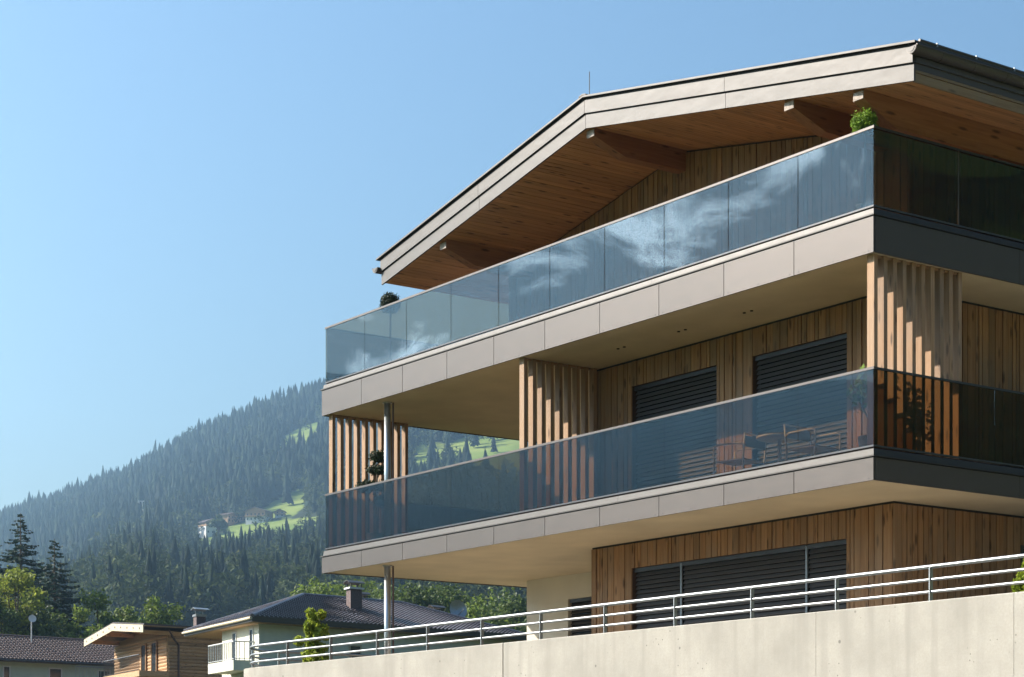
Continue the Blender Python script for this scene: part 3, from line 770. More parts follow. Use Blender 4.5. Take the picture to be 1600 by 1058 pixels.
# ------------------------------------------------------------------ retaining wall and its railing
AC, AR = (-13.35, -.4), 1.6                              # rounded end
def wall_path(r):                                        # plan line of the wall at radius r, from the straight to the return
    return [(AC[0]+r*math.cos(R(270-9*i)), AC[1]+r*math.sin(R(270-9*i))) for i in range(11)]
rw = thing('retaining_wall', (-3, -1.9, -.6), 'long pale concrete retaining wall with rounded end below the building', 'wall')
ZT = 3.67
def seg(x0, x1):
    c = .012; prof = [(-2.0, -.62), (-2.0, ZT-c), (-2.0+c, ZT), (-1.75-c, ZT), (-1.75, ZT-c), (-1.75, -.62)]
    MB().prism([(x0, y, z) for y, z in prof], (x1-x0, 0, 0)).build('wall_segment', 'concrete', rw)
for x0, x1, g0, g1 in ((-13.35, -5.60, 0, .012), (-5.60, .97, .012, .0025), (.97, 4.02, .0025, .003), (4.02, 14, .003, 0)):
    seg(x0+g0, x1-g1)
po, pi_ = wall_path(AR), wall_path(AR-.25); po.append((po[-1][0], 7)); pi_.append((pi_[-1][0], 7))
b = MB()
for i in range(len(po)-1):
    q = [(*po[i], -.62), (*pi_[i], -.62), (*pi_[i+1], -.62), (*po[i+1], -.62)]
    if i == 0: q[0] = (po[0][0]-.001, *q[0][1:]); q[1] = (pi_[0][0]-.001, *q[1][1:])
    b.hexa(q[::-1], [(p[0], p[1], ZT) for p in q][::-1])
b.build('wall_segment', 'concrete', rw)
MB().box(-5.60-.03, -5.60+.03, -1.93, -1.80, -.6, ZT-.02).build('joint_filler', 'black', rw)

rr = thing('wall_railing', (-3, -1.87, ZT), 'galvanised three-rail steel railing along the top of the concrete wall', 'railing')
rp = [(14, -1.87)]+[(x, -1.87) for x in np.arange(13, -13.3, -1.5)]+wall_path(AR-.13); rp.append((rp[-1][0], 7))
for z, r in ((4.075, .025), (3.925, .019), (3.785, .019)):
    MB().tube([(x, y, z) for x, y in rp], r, 10).build('rail', 'steel', rr, True)
for i in range(-1, 14):
    x = 4.21+1.505-1.505*(i+1)
    if x < -13.3: break
    MB().box(x-.007, x+.007, -1.90, -1.845, ZT-.002, 4.06).box(x-.045, x+.045, -1.91, -1.83, ZT, ZT+.008).build('post', 'steel', rr)
for a in (-40, -78):
    px, py = AC[0]+(AR-.13)*math.cos(R(270+a)), AC[1]+(AR-.13)*math.sin(R(270+a))
    MB().lathe([(.022, ZT), (.022, 4.06)], 10, (px, py, 0)).build('post', 'steel', rr)
for y in (.9, 2.4, 3.9): MB().box(-14.826, -14.814, y-.028, y+.028, ZT, 4.06).build('post', 'steel', rr)

# ------------------------------------------------------------------ plants on the balconies and terrace
def ball_plant(name, x, y, zf, zc, r, mat, label, seed, group=None, lobes=False):
    t = thing(name, (x, y, zf), label, 'plant', group)
    MB().lathe([(.10, 0), (.12, .18), (.125, .19), (.11, .19)], 18, (x, y, zf)).build('pot', 'pot', t, True)
    MB().tube([(x, y, zf+.15), (x+.01, y, zc)], .018, 7).build('stem', 'bark', t)
    rs = np.random.RandomState(seed)
    bl = [(x, y, zc, r, r, r)]
    if lobes: bl += [(x+r*.5*math.cos(k*2.1), y+r*.5*math.sin(k*2.1), zc+r*.35*math.sin(k*1.7+seed), r*.62, r*.62, r*.62) for k in range(7)]
    V, F = leaf_cloud(rs, bl, 2600, r*.11, .6)
    npmesh('foliage', V, F, mat, t); return t
ball_plant('ball_shrub', -.34, .18, 9.10, 10.40, .165, 'box', 'bright green shrub in a pot behind the corner of the upper balustrade', 1, lobes=True)
ball_plant('ball_shrub', -12.6, .42, 9.10, 10.43, .18, 'boxd', 'dark clipped ball shrub rising over the far end of the upper balustrade', 2)
# leafy shrub behind the corner screen of the lower balcony
t = thing('potted_shrub', (-.62, .62, 5.93), 'small leafy green shrub beside the corner slat screen on lower balcony', 'plant')
MB().lathe([(.15, 0), (.2, .36), (.17, .36)], 18, (-.62, .62, 5.93)).build('pot', 'pot', t, True)
MB().tube([(-.62, .62, 6.2), (-.6, .6, 6.8), (-.56, .58, 7.2)], .016, 6).tube([(-.62, .62, 6.4), (-.75, .5, 6.8), (-.8, .45, 7.0)], .012, 6).build('stem', 'bark', t)
V, F = leaf_cloud(np.random.RandomState(5), [(-.58, .58, 7.05, .22, .22, .28), (-.72, .5, 6.85, .22, .2, .25), (-.5, .68, 6.75, .2, .2, .25)], 420, .045, .2)
npmesh('foliage', V, F, 'box', t)
# cloud-pruned conifer on the lower balcony
bx, by = -13.38, .62
t = thing('cloud_pruned_conifer', (bx, by, 5.93), 'dark cloud-pruned miniature conifer beside the steel column on lower balcony', 'plant')
MB().lathe([(.16, 0), (.21, .34), (.18, .34)], 18, (bx, by, 5.93)).build('pot', 'pot', t, True)
pads = [(bx+.04, by, 7.72, .17), (bx-.12, by+.05, 7.50, .16), (bx+.14, by, 7.45, .12), (bx-.20, by-.1, 7.18, .20), (bx+.16, by+.05, 7.15, .17), (bx+.02, by+.1, 6.9, .18)]
b = MB().tube([(bx, by, 6.2), (bx+.04, by, 6.7), (bx-.02, by, 7.2), (bx+.04, by, 7.65)], .028, 7, .012)
for p in pads[1:]: b.tube([(bx, by, p[2]-.14), (p[0], p[1], p[2])], .012, 5)
b.build('trunk', 'bark', t)
for i, p in enumerate(pads):
    V, F = leaf_cloud(np.random.RandomState(60+i), [(p[0], p[1], p[2], p[3], p[3], p[3]*.62)], 700, .026, .5); npmesh('foliage_pad', V, F, 'boxd', t)
# golden cloud-pruned conifer on the terrace
def golden(x, y, z0, tiers, label, seed):
    t = thing('golden_conifer', (x, y, z0), label, 'shrub')
    b = MB().tube([(x, y, z0), (x+.03, y, z0+.5), (x-.02, y, z0+1.0), (x+.02, y, tiers[0][2]-.05)], .03, 7, .012)
    for dx, dy, z, r in tiers[1:]: b.tube([(x, y, z-.12), (x+dx*.8, y+dy*.8, z)], .012, 5)
    b.build('trunk', 'bark', t)
    rs = np.random.RandomState(seed)
    for dx, dy, z, r in tiers:
        bl = [(x+dx+rs.normal()*r*.45, y+dy+rs.normal()*r*.45, z+rs.normal()*r*.3, r*.6, r*.6, r*.55) for _ in range(6)]
        V, F = leaf_cloud(rs, bl, 1100, .034, .5); npmesh('foliage_pad', V, F, 'thuja', t)
golden(-12.55, -1.2, 3.15, [(0, 0, 4.60, .13), (-.10, 0, 4.44, .15), (.12, 0, 4.40, .15), (0, .05, 4.30, .17), (.16, 0, 4.22, .13), (-.13, 0, 4.10, .17), (.0, 0, 3.98, .14), (-.18, 0, 3.82, .16), (.14, 0, 3.80, .2), (0, 0, 3.62, .2)],
       'golden green cloud-pruned conifer behind the railing near the wall end', 3)
golden(3.62, -1.25, 3.15, [(0, 0, 4.05, .10), (.05, 0, 3.92, .13), (-.06, 0, 3.84, .12), (.04, 0, 3.7, .14), (0, 0, 3.5, .16)], 'bright golden green shrub at the right edge behind the railing', 4)

# ------------------------------------------------------------------ balcony furniture
def chair(x, y, z, rz, label):
    t = thing('balcony_chair', (x, y, z), label, 'chair', 'chairs on the lower balcony', world=False, rz=rz)
    for sx in (-.27, .27):
        MB().tube([(sx, -.26, 0), (sx, -.27, .35), (sx, -.27, .64), (sx, -.20, .67), (sx, .22, .66), (sx, .27, .62)], .015, 8).build('arm_frame', 'whitewood', t, True)
        MB().tube([(sx, .30, 0), (sx, .26, .40), (sx, .30, .80)], .015, 8).build('rear_leg', 'whitewood', t, True)
    MB().box(-.25, .25, -.25, .25, .42, .44).build('seat', 'whitewood', t)
    b = MB()
    b.box(-.25, .25, .275, .292, .60, .76); b.build('backrest', 'guide', t)
    MB().tube([(-.27, .30, .79), (.27, .30, .79)], .013, 8).build('top_rail', 'whitewood', t, True)
chair(-3.55, .85, 5.925, R(-78), 'pale chair farther from the building corner behind the lower glass')
chair(-2.10, .95, 5.925, R(95), 'pale chair nearer the building corner behind the lower glass')
t = thing('bistro_table', (-2.9, 1.05, 5.925), 'small round pale table between the two balcony chairs', 'table', world=False)
MB().lathe([(.33, .70), (.34, .71), (.34, .73), (.33, .735)], 28).build('table_top', 'whitewood', t, True)
MB().lathe([(.03, .02), (.03, .70)], 12).build('stem', 'whitewood', t); MB().lathe([(.22, 0), (.22, .012), (.04, .03)], 20).build('foot', 'whitewood', t)

# ------------------------------------------------------------------ neighbouring houses
E1 = Vector((-.142, .990, 0)); E2 = Vector((-.987, .160, 0))          # along their right and left walls
UPV = Vector((0, 0, 1))
def tiled(parent, A, B, C_, D_, mat, tw=.30, th=.36, name='tile_field', tag_kind=True):
    """wavy tile courses on the roof plane A-B (eave) to D-C (top); A->D and B->C are its edges"""
    A, B, C_, D_ = map(Vector, (A, B, C_, D_)); n = (B-A).cross(D_-A).normalized()
    if n.z < 0: n = -n
    ln = (D_-A).length; rows = max(2, int(ln/th)); V = []; F = []
    e = (B-A).normalized(); L0 = (B-A).length
    for r in range(rows):
        q = []
        for t, lift in ((r/rows, .05), ((r+1)/rows+.004, .012)):
            P, Q = A.lerp(D_, t), B.lerp(C_, t); m = max(2, int((Q-P).length/(tw/4)))
            q.append((P, Q, m, lift))
        P0, Q0, m, _ = q[0]; P1, Q1 = q[1][0], q[1][1]; o = len(V)
        for j in range(m+1):
            a = P0.lerp(Q0, j/m); s = (a-A).dot(e); wv = .05*math.sin(2*math.pi*s/tw)
            b_ = P1.lerp(Q1, j/m); s1 = (b_-A).dot(e); wv1 = .05*math.sin(2*math.pi*s1/tw)
            V += [a-n*.01, a+n*(.09+wv), b_+n*(.03+wv1)]
        for j in range(m):
            i = o+3*j; F += [(i, i+3, i+4, i+1), (i+1, i+4, i+5, i+2)]
    b = MB(); b.add(V, F); ob = b.build(name, mat, parent); ob['kind'] = 'stuff'; return ob
def wallbox(P, u, v, z0, z1):
    q = [P, P+u, P+u+v, P+v]
    if u.cross(v).z < 0: q = q[::-1]
    return MB().hexa([(p.x, p.y, z0) for p in q], [(p.x, p.y, z1) for p in q])
def wall_window(parent, P, e, nrm, s0, s1, z0, z1, mat='window', fr='white', shutter=False):
    """a framed window on the wall through P along e, outward normal nrm"""
    def bx(a0, a1, b0, b1, d0, d1, name, m, par):
        q = [P+e*a0+nrm*d0, P+e*a1+nrm*d0, P+e*a1+nrm*d1, P+e*a0+nrm*d1]
        if (q[1]-q[0]).cross(q[3]-q[0]).z < 0: q = q[::-1]
        return MB().hexa([(p.x, p.y, b0) for p in q], [(p.x, p.y, b1) for p in q]).build(name, m, par)
    f = .09
    w_ = bx(s0, s1, z0, z0+f, -.02, .05, 'window', fr, parent)
    bx(s0, s1, z1-f, z1, -.02, .05, 'frame', fr, w_); bx(s0, s0+f, z0+f, z1-f, -.02, .05, 'frame', fr, w_); bx(s1-f, s1, z0+f, z1-f, -.02, .05, 'frame', fr, w_)
    bx(s0+f, s1-f, z0+f, z1-f, -.01, .012, 'pane', mat, w_); return w_
def baluster_rail(parent, P, e, ln, z0, z1, mat, step=.14, thick=.02):
    b = MB(); b.tube([P+UPV*z1, P+e*ln+UPV*z1], .035, 6); r_ = b.build('balcony_railing', mat, parent); MB().tube([P+UPV*(z0+.08), P+e*ln+UPV*(z0+.08)], .02, 5).build('bottom_rail', mat, r_)
    k = int(ln/step)
    for i in range(k+1):
        q = P+e*(ln*i/k); MB().tube([q+UPV*z0, q+UPV*z1], thick, 4).build('baluster', mat, r_)
    return r_
N1 = Vector((E1.y, -E1.x, 0)); N1 = N1 if N1.dot(E2) < 0 else -N1      # outward of the wall running along E1
N2 = Vector((E2.y, -E2.x, 0)); N2 = N2 if N2.dot(E1) < 0 else -N2      # outward of the wall running along E2

# cream house with the dark hipped roof
Ev = Vector((-75.006, 30.981, 0)); ZEA, ZRA, L1, L2 = 10.40, 12.42, 20.5, 12.2
hA = thing('cream_house', tuple(Ev+E1*9+E2*6+UPV*4.8), 'cream house with dark hipped tile roof below the balcony corner', 'house')
Wc = Ev+E1*.75+E2*.75
wallbox(Wc, E1*(L1-1.5), E2*6.3, 4.5, ZEA-.12).build('wall', 'cream', hA)
EA = [Ev+UPV*ZEA, Ev+E1*L1+UPV*ZEA, Ev+E1*L1+E2*L2+UPV*ZEA, Ev+E2*L2+UPV*ZEA]
R0, R1 = Ev+E2*(L2/2)+E1*6.08+UPV*ZRA, Ev+E2*(L2/2)+E1*13.6+UPV*ZRA
b = MB(); q = [p-UPV*.26 for p in EA]; b.hexa([*q][::-1] if (q[1]-q[0]).cross(q[3]-q[0]).z < 0 else q, ([*EA][::-1] if (q[1]-q[0]).cross(q[3]-q[0]).z < 0 else EA))
rfA = b.build('roof', 'darkmetal', hA)
b = MB(); vs = [*EA, R0, R1]; b.add([v-UPV*.03 for v in vs], [(0, 1, 5, 4), (1, 2, 5), (2, 3, 4, 5), (3, 0, 4)]); b.build('roof_deck', 'tile', rfA)
tiled(rfA, EA[0], EA[1], R1, R0, 'tile'); tiled(rfA, EA[3], EA[0], R0, R0+E1*.001, 'tile'); tiled(rfA, EA[1], EA[2], R1, R1+E1*.001, 'tile')
for p, q in ((R0, R1), (EA[0], R0), (EA[1], R1), (EA[3], R0)): MB().tube([p+UPV*.05, q+UPV*.05], .11, 8).build('ridge_tile_row', 'tile', rfA)
gq = EA[0]+(-E1)*.08; MB().tube([gq-UPV*.08, gq+E2*L2-UPV*.08], .08, 10).build('gutter', 'vergewood', rfA)
wallbox(Ev+E2*.1+E1*.1, E1*(L1-.3), E2*(L2-.2), ZEA-.30, ZEA-.262).build('eave_soffit', 'log', hA)
def chimney(par, P, z0, z1, w, capmat, col='brick'):
    c = wallbox(P, E1*w, E2*w*.8, z0, z1).build('chimney', col, par)
    wallbox(P-E1*.12-E2*.12, E1*(w+.24), E2*(w*.8+.24), z1+.001, z1+.10).build('chimney_slab', 'white', c)
    for a, bb in ((0, 0), (w-.08, 0), (0, w*.8-.08), (w-.08, w*.8-.08)):
        wallbox(P+E1*a+E2*bb, E1*.08, E2*.08, z1+.101, z1+.32).build('cap_post', capmat, c)
    m = MB(); k = 9; c0 = P+E1*(-.18)+E2*(-.15)
    arc = [c0+E2*((w*.8+.30)*i/k)+UPV*(z1+.32+.16*math.sin(math.pi*i/k)) for i in range(k+1)]
    m.prism(arc+[p+UPV*.03 for p in arc][::-1], E1*(w+.36)); m.build('chimney_cap', capmat, c); return c
chimney(rfA, Ev+E2*3.3+E1*8.3, ZEA+.6, ZRA+.30, .85, 'darkmetal', 'brick')
chimney(rfA, Ev+E2*6.4+E1*10.4, ZRA-.6, ZRA+.05, .7, 'darkmetal')
# wall along E2 (sunny, with balcony)
for s0, s1 in ((.85, 1.5), (3.7, 4.45)): wall_window(hA, Wc, E2, N2, s0, s1, 8.2, 9.95)
wall_window(hA, Wc, E1, N1, 6.2, 7.1, 7.6, 9.3, 'window', 'vergewood'); wall_window(hA, Wc, E1, N1, 11.8, 12.7, 7.6, 9.0, 'window', 'vergewood')
wallbox(Wc+E2*.4+N2*.003, E2*4.4, N2*1.3, 7.6, 8.15).build('balcony', 'cream', hA)
bq = Wc+E2*.4+N2*1.28
baluster_rail(hA, bq, E2, 4.4, 8.15, 9.15, 'white', .3, .025); baluster_rail(hA, Wc+E2*.42+N2*.1, N2, 1.15, 8.15, 9.15, 'white', .25, .025)

# log house with pale verge boards
Gv = Vector(tuple(place(225, 120))+(0,)); zv, za, zvl = 11.15, 11.72, 11.15
hB = thing('log_house', tuple(Gv+E1*4+E2*3+UPV*4.6), 'log house with pale verge boards beside the cream house', 'house')
GW, GD = 14.2, 13
Wb = Gv+E2*1.0+E1*2.1
# log courses: each a rounded beam
for side, (P, e, ln) in enumerate(((Wb, E1, GD-2.4), (Wb, E2, GW-2.0))):
    z = 4.7
    while z < 10.7:
        MB().tube([P+e*-.02+UPV*(z+.11), P+e*ln+UPV*(z+.11)], .125, 8).build('log', 'log', hB); z += .215
wallbox(Wb+E1*.1+E2*.1, E1*(GD-2.6), E2*(GW-2.2), 4.6, 10.85).build('wall', 'log', hB)
MB().prism([Wb+E2*.0+UPV*10.7, Wb+E2*(GW-2)+UPV*10.7, Wb+E2*(GW-2)+UPV*10.9, Wb+E2*((GW-2)/2)+UPV*11.3, Wb+UPV*10.9], E1*(GD-3)).build('gable', 'log', hB)
apx = Gv+E2*(GW/2)+UPV*za; lef = Gv+E2*GW+UPV*zvl; rig = Gv+UPV*zv
b = MB()
for p, q in ((rig, apx), (apx, lef)): b.prism([p, q, q+UPV*.10, p+UPV*.10], E1*GD)
rB = b.build('roof', 'darkmetal', hB)
for p, q in ((rig, apx), (apx, lef)):
    MB().prism([p-UPV*.46+N2*.01, q-UPV*.46+N2*.01, q-UPV*.005+N2*.01, p-UPV*.005+N2*.01], N2*.06).build('verge_board', 'vergewood', rB)
    for i in range(5):
        c = p.lerp(q, (i+.5)/5)-UPV*.22+N2*.072; MB().tube([c, c+N2*.02], .07, 8).build('purlin_end', 'darkmetal', rB)
for i in range(4):
    c = rig.lerp(apx, (i+.5)/4)-UPV*.30 if i < 2 else apx.lerp(lef, (i-1.5)/2)-UPV*.30
    wallbox(c-E2*.08+E1*.05-UPV*0, E2*.16, E1*(GD-1), c.z-.24, c.z).build('rafter', 'log', rB)
MB().prism([rig-UPV*.06, apx-UPV*.06, apx-UPV*.01, rig-UPV*.01], E1*(GD-.1)).build('roof_boarding', 'log', rB)
MB().prism([lef-UPV*.06, apx-UPV*.06, apx-UPV*.01, lef-UPV*.01][::-1], E1*(GD-.1)).build('roof_boarding', 'log', rB)
MB().tube([Wb-E2*.15-E1*.05+UPV*11.0, Wb-E2*.18+E1*.4+UPV*10.4, Wb-E2*.16+E1*.7+UPV*10.1, Wb-E2*.16+E1*.7+UPV*4.8], .07, 7).build('downpipe', 'tilebrown', hB)
for s0, s1 in ((1.9, 3.1), (4.3, 5.4)): wall_window(hB, Wb+N2*.17, E2, N2, s0, s1, 8.5, 10.45, 'window', 'log')
wallbox(Wb+N2*.003-E2*.2, E2*8.6, N2*1.9, 8.1, 8.45).build('balcony', 'log', hB)
baluster_rail(hB, Wb+N2*1.85, E2, 8.3, 8.45, 9.45, 'frame', .22, .018)
# stainless chimney of the log house
P = Vector(tuple(place(307, 133))+(0,))
c = wallbox(P, E1*.75, E2*.7, 10.9, 12.75).build('chimney', 'brick', rB)
wallbox(P-E1*.06-E2*.06, E1*.87, E2*.82, 12.751, 12.9).build('chimney_slab', 'steel', c)
for a in (0, .6): MB().tube([P+E1*(.05+a)+E2*.38+UPV*12.9, P+E1*(.05+a)+E2*.38+UPV*13.2], .025, 6).build('cap_post', 'steel', c)
MB().prism([P+E2*(-.15)-E1*.15+UPV*13.2, P+E2*.38-E1*.15+UPV*13.33, P+E2*.9-E1*.15+UPV*13.2, P+E2*.9-E1*.15+UPV*13.24, P+E2*.38-E1*.15+UPV*13.38, P+E2*(-.15)-E1*.15+UPV*13.24], E1*1.2).build('chimney_cap', 'steel', c)

# pale green house with the brown tile roof
Cv = Vector((-116.5, 33.1, 0)); C1, C2 = 17.0, 9.0; zc0, zc1 = 10.35, 12.3
hC = thing('green_house', tuple(Cv+E1*5+E2*4+UPV*5), 'pale green house with brown tile roof at the lower left edge', 'house')
Cv = Cv-E1*3
wallbox(Cv+E1*.4+E2*.7, E1*(C1-.8), E2*(C2-1.4), 4.6, zc0-.1).build('wall', 'mint', hC)
a0, a1 = Cv+UPV*zc0, Cv+E1*C1+UPV*zc0; r0, r1 = Cv+E2*C2/2+UPV*zc1, Cv+E1*C1+E2*C2/2+UPV*zc1; d0, d1 = Cv+E2*C2+UPV*zc0, Cv+E1*C1+E2*C2+UPV*zc0
b = MB().prism([a0-UPV*.02, r0-UPV*.02, d0-UPV*.02, d0-UPV*.2, r0-UPV*.2, a0-UPV*.2], E1*C1); rC = b.build('roof', 'darkmetal', hC)
tiled(rC, a0, a1, r1, r0, 'tilebrown')
MB().tube([r0+UPV*.05, r1+UPV*.05], .10, 8).build('ridge_tile_row', 'tilebrown', rC); MB().tube([a0-UPV*.08+N1*.05, a1-UPV*.08+N1*.05], .09, 8).build('gutter', 'darkmetal', rC)
wallbox(r1-E1*2.6-UPV*0-E2*.3, E1*.5, E2*.5, zc1-.3, zc1+.55).build('chimney', 'white', rC)
wl = Cv+E1*.4+E2*.7
for s0, s1 in ((3.0, 3.6), (6.7, 7.8), (10.8, 11.9)): wall_window(hC, wl, E1, N1, s0, s1, 7.8, 9.9, 'window', 'white')
wallbox(wl+N1*.003+E1*8.2, E1*4.2, N1*1.3, 7.7, 8.0).build('balcony', 'mint', hC); baluster_rail(hC, wl+E1*8.2+N1*1.25, E1, 4.2, 8.0, 10.0, 'steel', .3, .02)
mq = Cv+E1*6.4+E2*3.4
t = thing('antenna_mast', tuple(mq+UPV*11.4), 'thin white antenna mast with round dish on the brown tile roof', 'antenna')
MB().tube([mq+UPV*11.3, mq+UPV*13.6], .05, 6).build('mast', 'white', t)
dish = MB(); k = 14; dc = mq+UPV*13.6+N1*.12; ax = (N1*.9-E1*.3+UPV*.3).normalized(); aa = ax.cross(UPV).normalized(); ab = aa.cross(ax)
vs = [dc]; fs = []
for ring, (rr_, dd) in enumerate(((.12, .01), (.21, .03), (.29, .06))):
    vs += [dc+(aa*math.cos(2*math.pi*j/k)+ab*math.sin(2*math.pi*j/k))*rr_+ax*dd for j in range(k)]
fs += [(0, 1+j, 1+(j+1) % k) for j in range(k)]
for ring in range(2): fs += [(1+ring*k+j, 1+(ring+1)*k+j, 1+(ring+1)*k+(j+1) % k, 1+ring*k+(j+1) % k) for j in range(k)]
dish.add(vs, fs); dish.add([v-ax*.03 for v in vs], [f[::-1] for f in fs]); dish.build('dish', 'white', t)

# house behind, with its own chimney and dish over the hipped roof
Hv = Vector(tuple(place(748, 128))+(0,))
hD = thing('dark_roofed_house', tuple(Hv+UPV*5), 'low dark-roofed house half hidden behind the cream house', 'house')
wallbox(Hv+E1*.5+E2*.5, E1*9, E2*8, 4.6, 9.9).build('wall', 'cream', hD)
a0, a1, d0, d1 = Hv+UPV*10, Hv+E1*10+UPV*10, Hv+E2*9+UPV*10, Hv+E1*10+E2*9+UPV*10; r0, r1 = Hv+E2*4.5+UPV*11.55, Hv+E1*10+E2*4.5+UPV*11.55
rD = MB().prism([a0-UPV*.02, r0-UPV*.02, d0-UPV*.02, d0-UPV*.2, r0-UPV*.2, a0-UPV*.2], E1*10).build('roof', 'darkmetal', hD)
tiled(rD, a0, a1, r1, r0, 'tile'); MB().tube([r0+UPV*.05, r1+UPV*.05], .1, 8).build('ridge_tile_row', 'tile', rD)
Cq = Vector(tuple(place(678, 130))+(0,)); chimney(rD, Cq, 10.4, 12.75, .8, 'darkmetal', 'white')
Dq = Vector(tuple(place(714, 122))+(0,))
t = thing('satellite_dish', tuple(Dq+UPV*10.5), 'round grey satellite dish above the cream house roof', 'antenna')
MB().tube([Dq+UPV*10.2, Dq+UPV*12.0], .04, 6).build('mast', 'steel', t)
dc = Dq+UPV*12.2; ax = (N1+UPV*.2-E1*.2).normalized(); aa = ax.cross(UPV).normalized(); ab = aa.cross(ax)
vs = [dc]+[dc+(aa*math.cos(2*math.pi*j/k)+ab*math.sin(2*math.pi*j/k))*.30+ax*.05 for j in range(k)]+[dc+(aa*math.cos(2*math.pi*j/k)+ab*math.sin(2*math.pi*j/k))*.62+ax*.18 for j in range(k)]
fs = [(0, 1+j, 1+(j+1) % k) for j in range(k)]+[(1+j, 1+k+j, 1+k+(j+1) % k, 1+(j+1) % k) for j in range(k)]
MB().add(vs, fs).add([v-ax*.04 for v in vs], [f[::-1] for f in fs]).build('dish', 'steel', t)
MB().tube([dc-UPV*.4, dc+ax*.9-UPV*.15], .03, 5).build('feed_arm', 'steel', t)

# farmhouses on the hillside
def farm(x, D, w, dpt, h, rise, yaw, label, wallmat='white', low=.45, grp=None):
    gx, gy = place(x, D); z = float(terrain_y(np.array([float(x)]), np.array([float(D)]))[0])
    t = thing('farmhouse', (gx, gy, z-.5), label, 'house', grp, world=False, rz=RZ+R(yaw))
    MB().box(-w/2, w/2, -dpt/2, dpt/2, -3, h*low).build('wall', wallmat, t)
    MB().box(-w/2-.05, w/2+.05, -dpt/2-.05, dpt/2+.05, h*low, h).build('upper_storey', 'log', t)
    MB().prism([(-w/2, -dpt/2, h), (w/2, -dpt/2, h), (0, -dpt/2, h+rise)], (0, dpt, 0)).build('gable', 'log', t)
    o_ = 1.2; r = MB()
    for s in (-1, 1):
        p = [(s*(w/2+o_), -dpt/2-o_, h-rise*o_/(w/2)), (0, -dpt/2-o_, h+rise), (0, -dpt/2-o_, h+rise+.3), (s*(w/2+o_), -dpt/2-o_, h-rise*o_/(w/2)+.3)]
        r.prism(p if s < 0 else p[::-1], (0, dpt+2*o_, 0))
    r.build('roof', 'tilebrown', t)
    nW = max(2, int(w/3.2))
    for lev in (h*low*.35, h*low+(h-h*low)*.25):
        for i in range(nW):
            xx = -w/2+w*(i+.5)/nW; b_ = MB().box(xx-.55, xx+.55, -dpt/2-.12, -dpt/2-.06, lev, lev+1.4).build('window', 'window', t)
    MB().box(-w/2-.3, w/2+.3, -dpt/2-1.3, -dpt/2-.06, h*low, h*low+.9).build('balcony', 'log', t)
    return t
farm(405, 1470, 16, 13, 7.6, 2.8, -20, 'white-walled farmhouse with broad gable on the hillside meadow')
farm(326, 1440, 11, 12, 10.5, 2.4, 38, 'tall farmhouse with sunlit side at the left of the meadow', 'white', .7)
farm(362, 1490, 22, 10, 6, 2.6, 60, 'long low brown barn between the two hillside farmhouses', 'log')
farm(438, 1475, 7, 7, 4, 1.6, 0, 'small outbuilding right of the white-walled farmhouse', 'white')
farm(690, 1300, 10, 11, 6.5, 2.4, -15, 'hillside house with white gable seen between the balconies', 'white', .8)
farm(742, 1290, 15, 12, 6, 3, 30, 'brown-roofed hillside house just above the lower balustrade', 'log')
farm(497, 1650, 11, 10, 5.5, 2.2, -10, 'hazy hillside chalet beside the end of the balcony', 'log')
# ropeway pylon
gx, gy = place(226, 1600); z = float(terrain_y(np.array([226.]), np.array([1600.]))[0])
t = thing('ropeway_pylon', (gx, gy, z), 'pale ropeway pylon with cross arm on the forested slope', 'pylon', world=False, rz=RZ)
MB().tube([(2.2, 0, -3), (-2.2, 0, 27)], .7, 8, .35).build('mast', 'white', t)
MB().box(-5.2, .8, -.5, .5, 26.5, 27.2).build('cross_arm', 'white', t)
for s in (-4.8, .4): MB().box(s-.5, s+.5, -1.8, 1.8, 25.4, 26.4).build('sheave_train', 'white', t)

# ------------------------------------------------------------------ trees near the houses
def fir_tree(x, D, ztop, h, r, seed, label, grp=None):
    gx, gy = place(x, D); z0 = ztop-h
    t = thing('fir_tree', (gx, gy, z0), label, 'tree', grp)
    MB().tube([(gx, gy, z0-1), (gx+.05, gy, z0+h*.5), (gx, gy, ztop-.1)], r*.06, 8, .02).build('trunk', 'bark', t)
    rs = np.random.RandomState(seed); Vs = []; bmb = MB()
    nw = int(h*2.3)
    for wv in range(nw):
        f = (wv+.3)/nw; zb = z0+h*(.08+.92*f); L_ = r*(1-f)**.85*(1.0)+.12
        nb = 7 if f < .85 else 5
        ph = rs.random()*6.28
        for bI in range(nb):
            an = ph+bI*6.283/nb+rs.normal()*.22; ll = L_*(.62+.55*rs.random()); d = np.array([math.cos(an), math.sin(an), 0]); sd_ = np.array([-d[1], d[0], 0])
            zz = zb+rs.normal()*.12
            droop = .34+.12*rs.random()
            k = max(5, int(ll*7))
            pts = [np.array([gx, gy, zz])+d*ll*s+np.array([0, 0, ll*(-droop*s+.30*s*s)]) for s in np.linspace(0, 1, 6)]
            if ll > .6: bmb.tube([tuple(p) for p in pts], .022*ll/r*2+.008, 4, .006, caps=False)
            for q in range(k):
                s = .12+.88*(q+rs.random())/k; c = np.array([gx, gy, zz])+d*ll*s+np.array([0, 0, ll*(-droop*s+.30*s*s)])
                for sg in (-1, 1):
                    tl = ll*.30*(1.12-s)+.13; dirv = d*.75+sd_*sg*(.9+.3*rs.normal())+np.array([0, 0, -.35+.15*rs.normal()]); dirv /= np.linalg.norm(dirv)
                    wv_ = np.cross(dirv, rs.normal(size=3)); wv_ /= np.linalg.norm(wv_); wd = .07+.05*rs.random()
                    e = c+dirv*tl
                    Vs.append([c-wv_*wd*.5, c+dirv*tl*.5-wv_*wd+np.array([0, 0, -.02]), e, c+dirv*tl*.5+wv_*wd])
    bmb.build('branches', 'bark', t)
    V = np.array(Vs).reshape(-1, 3); npmesh('crown', V, np.arange(len(V)).reshape(-1, 4), 'fir', t)

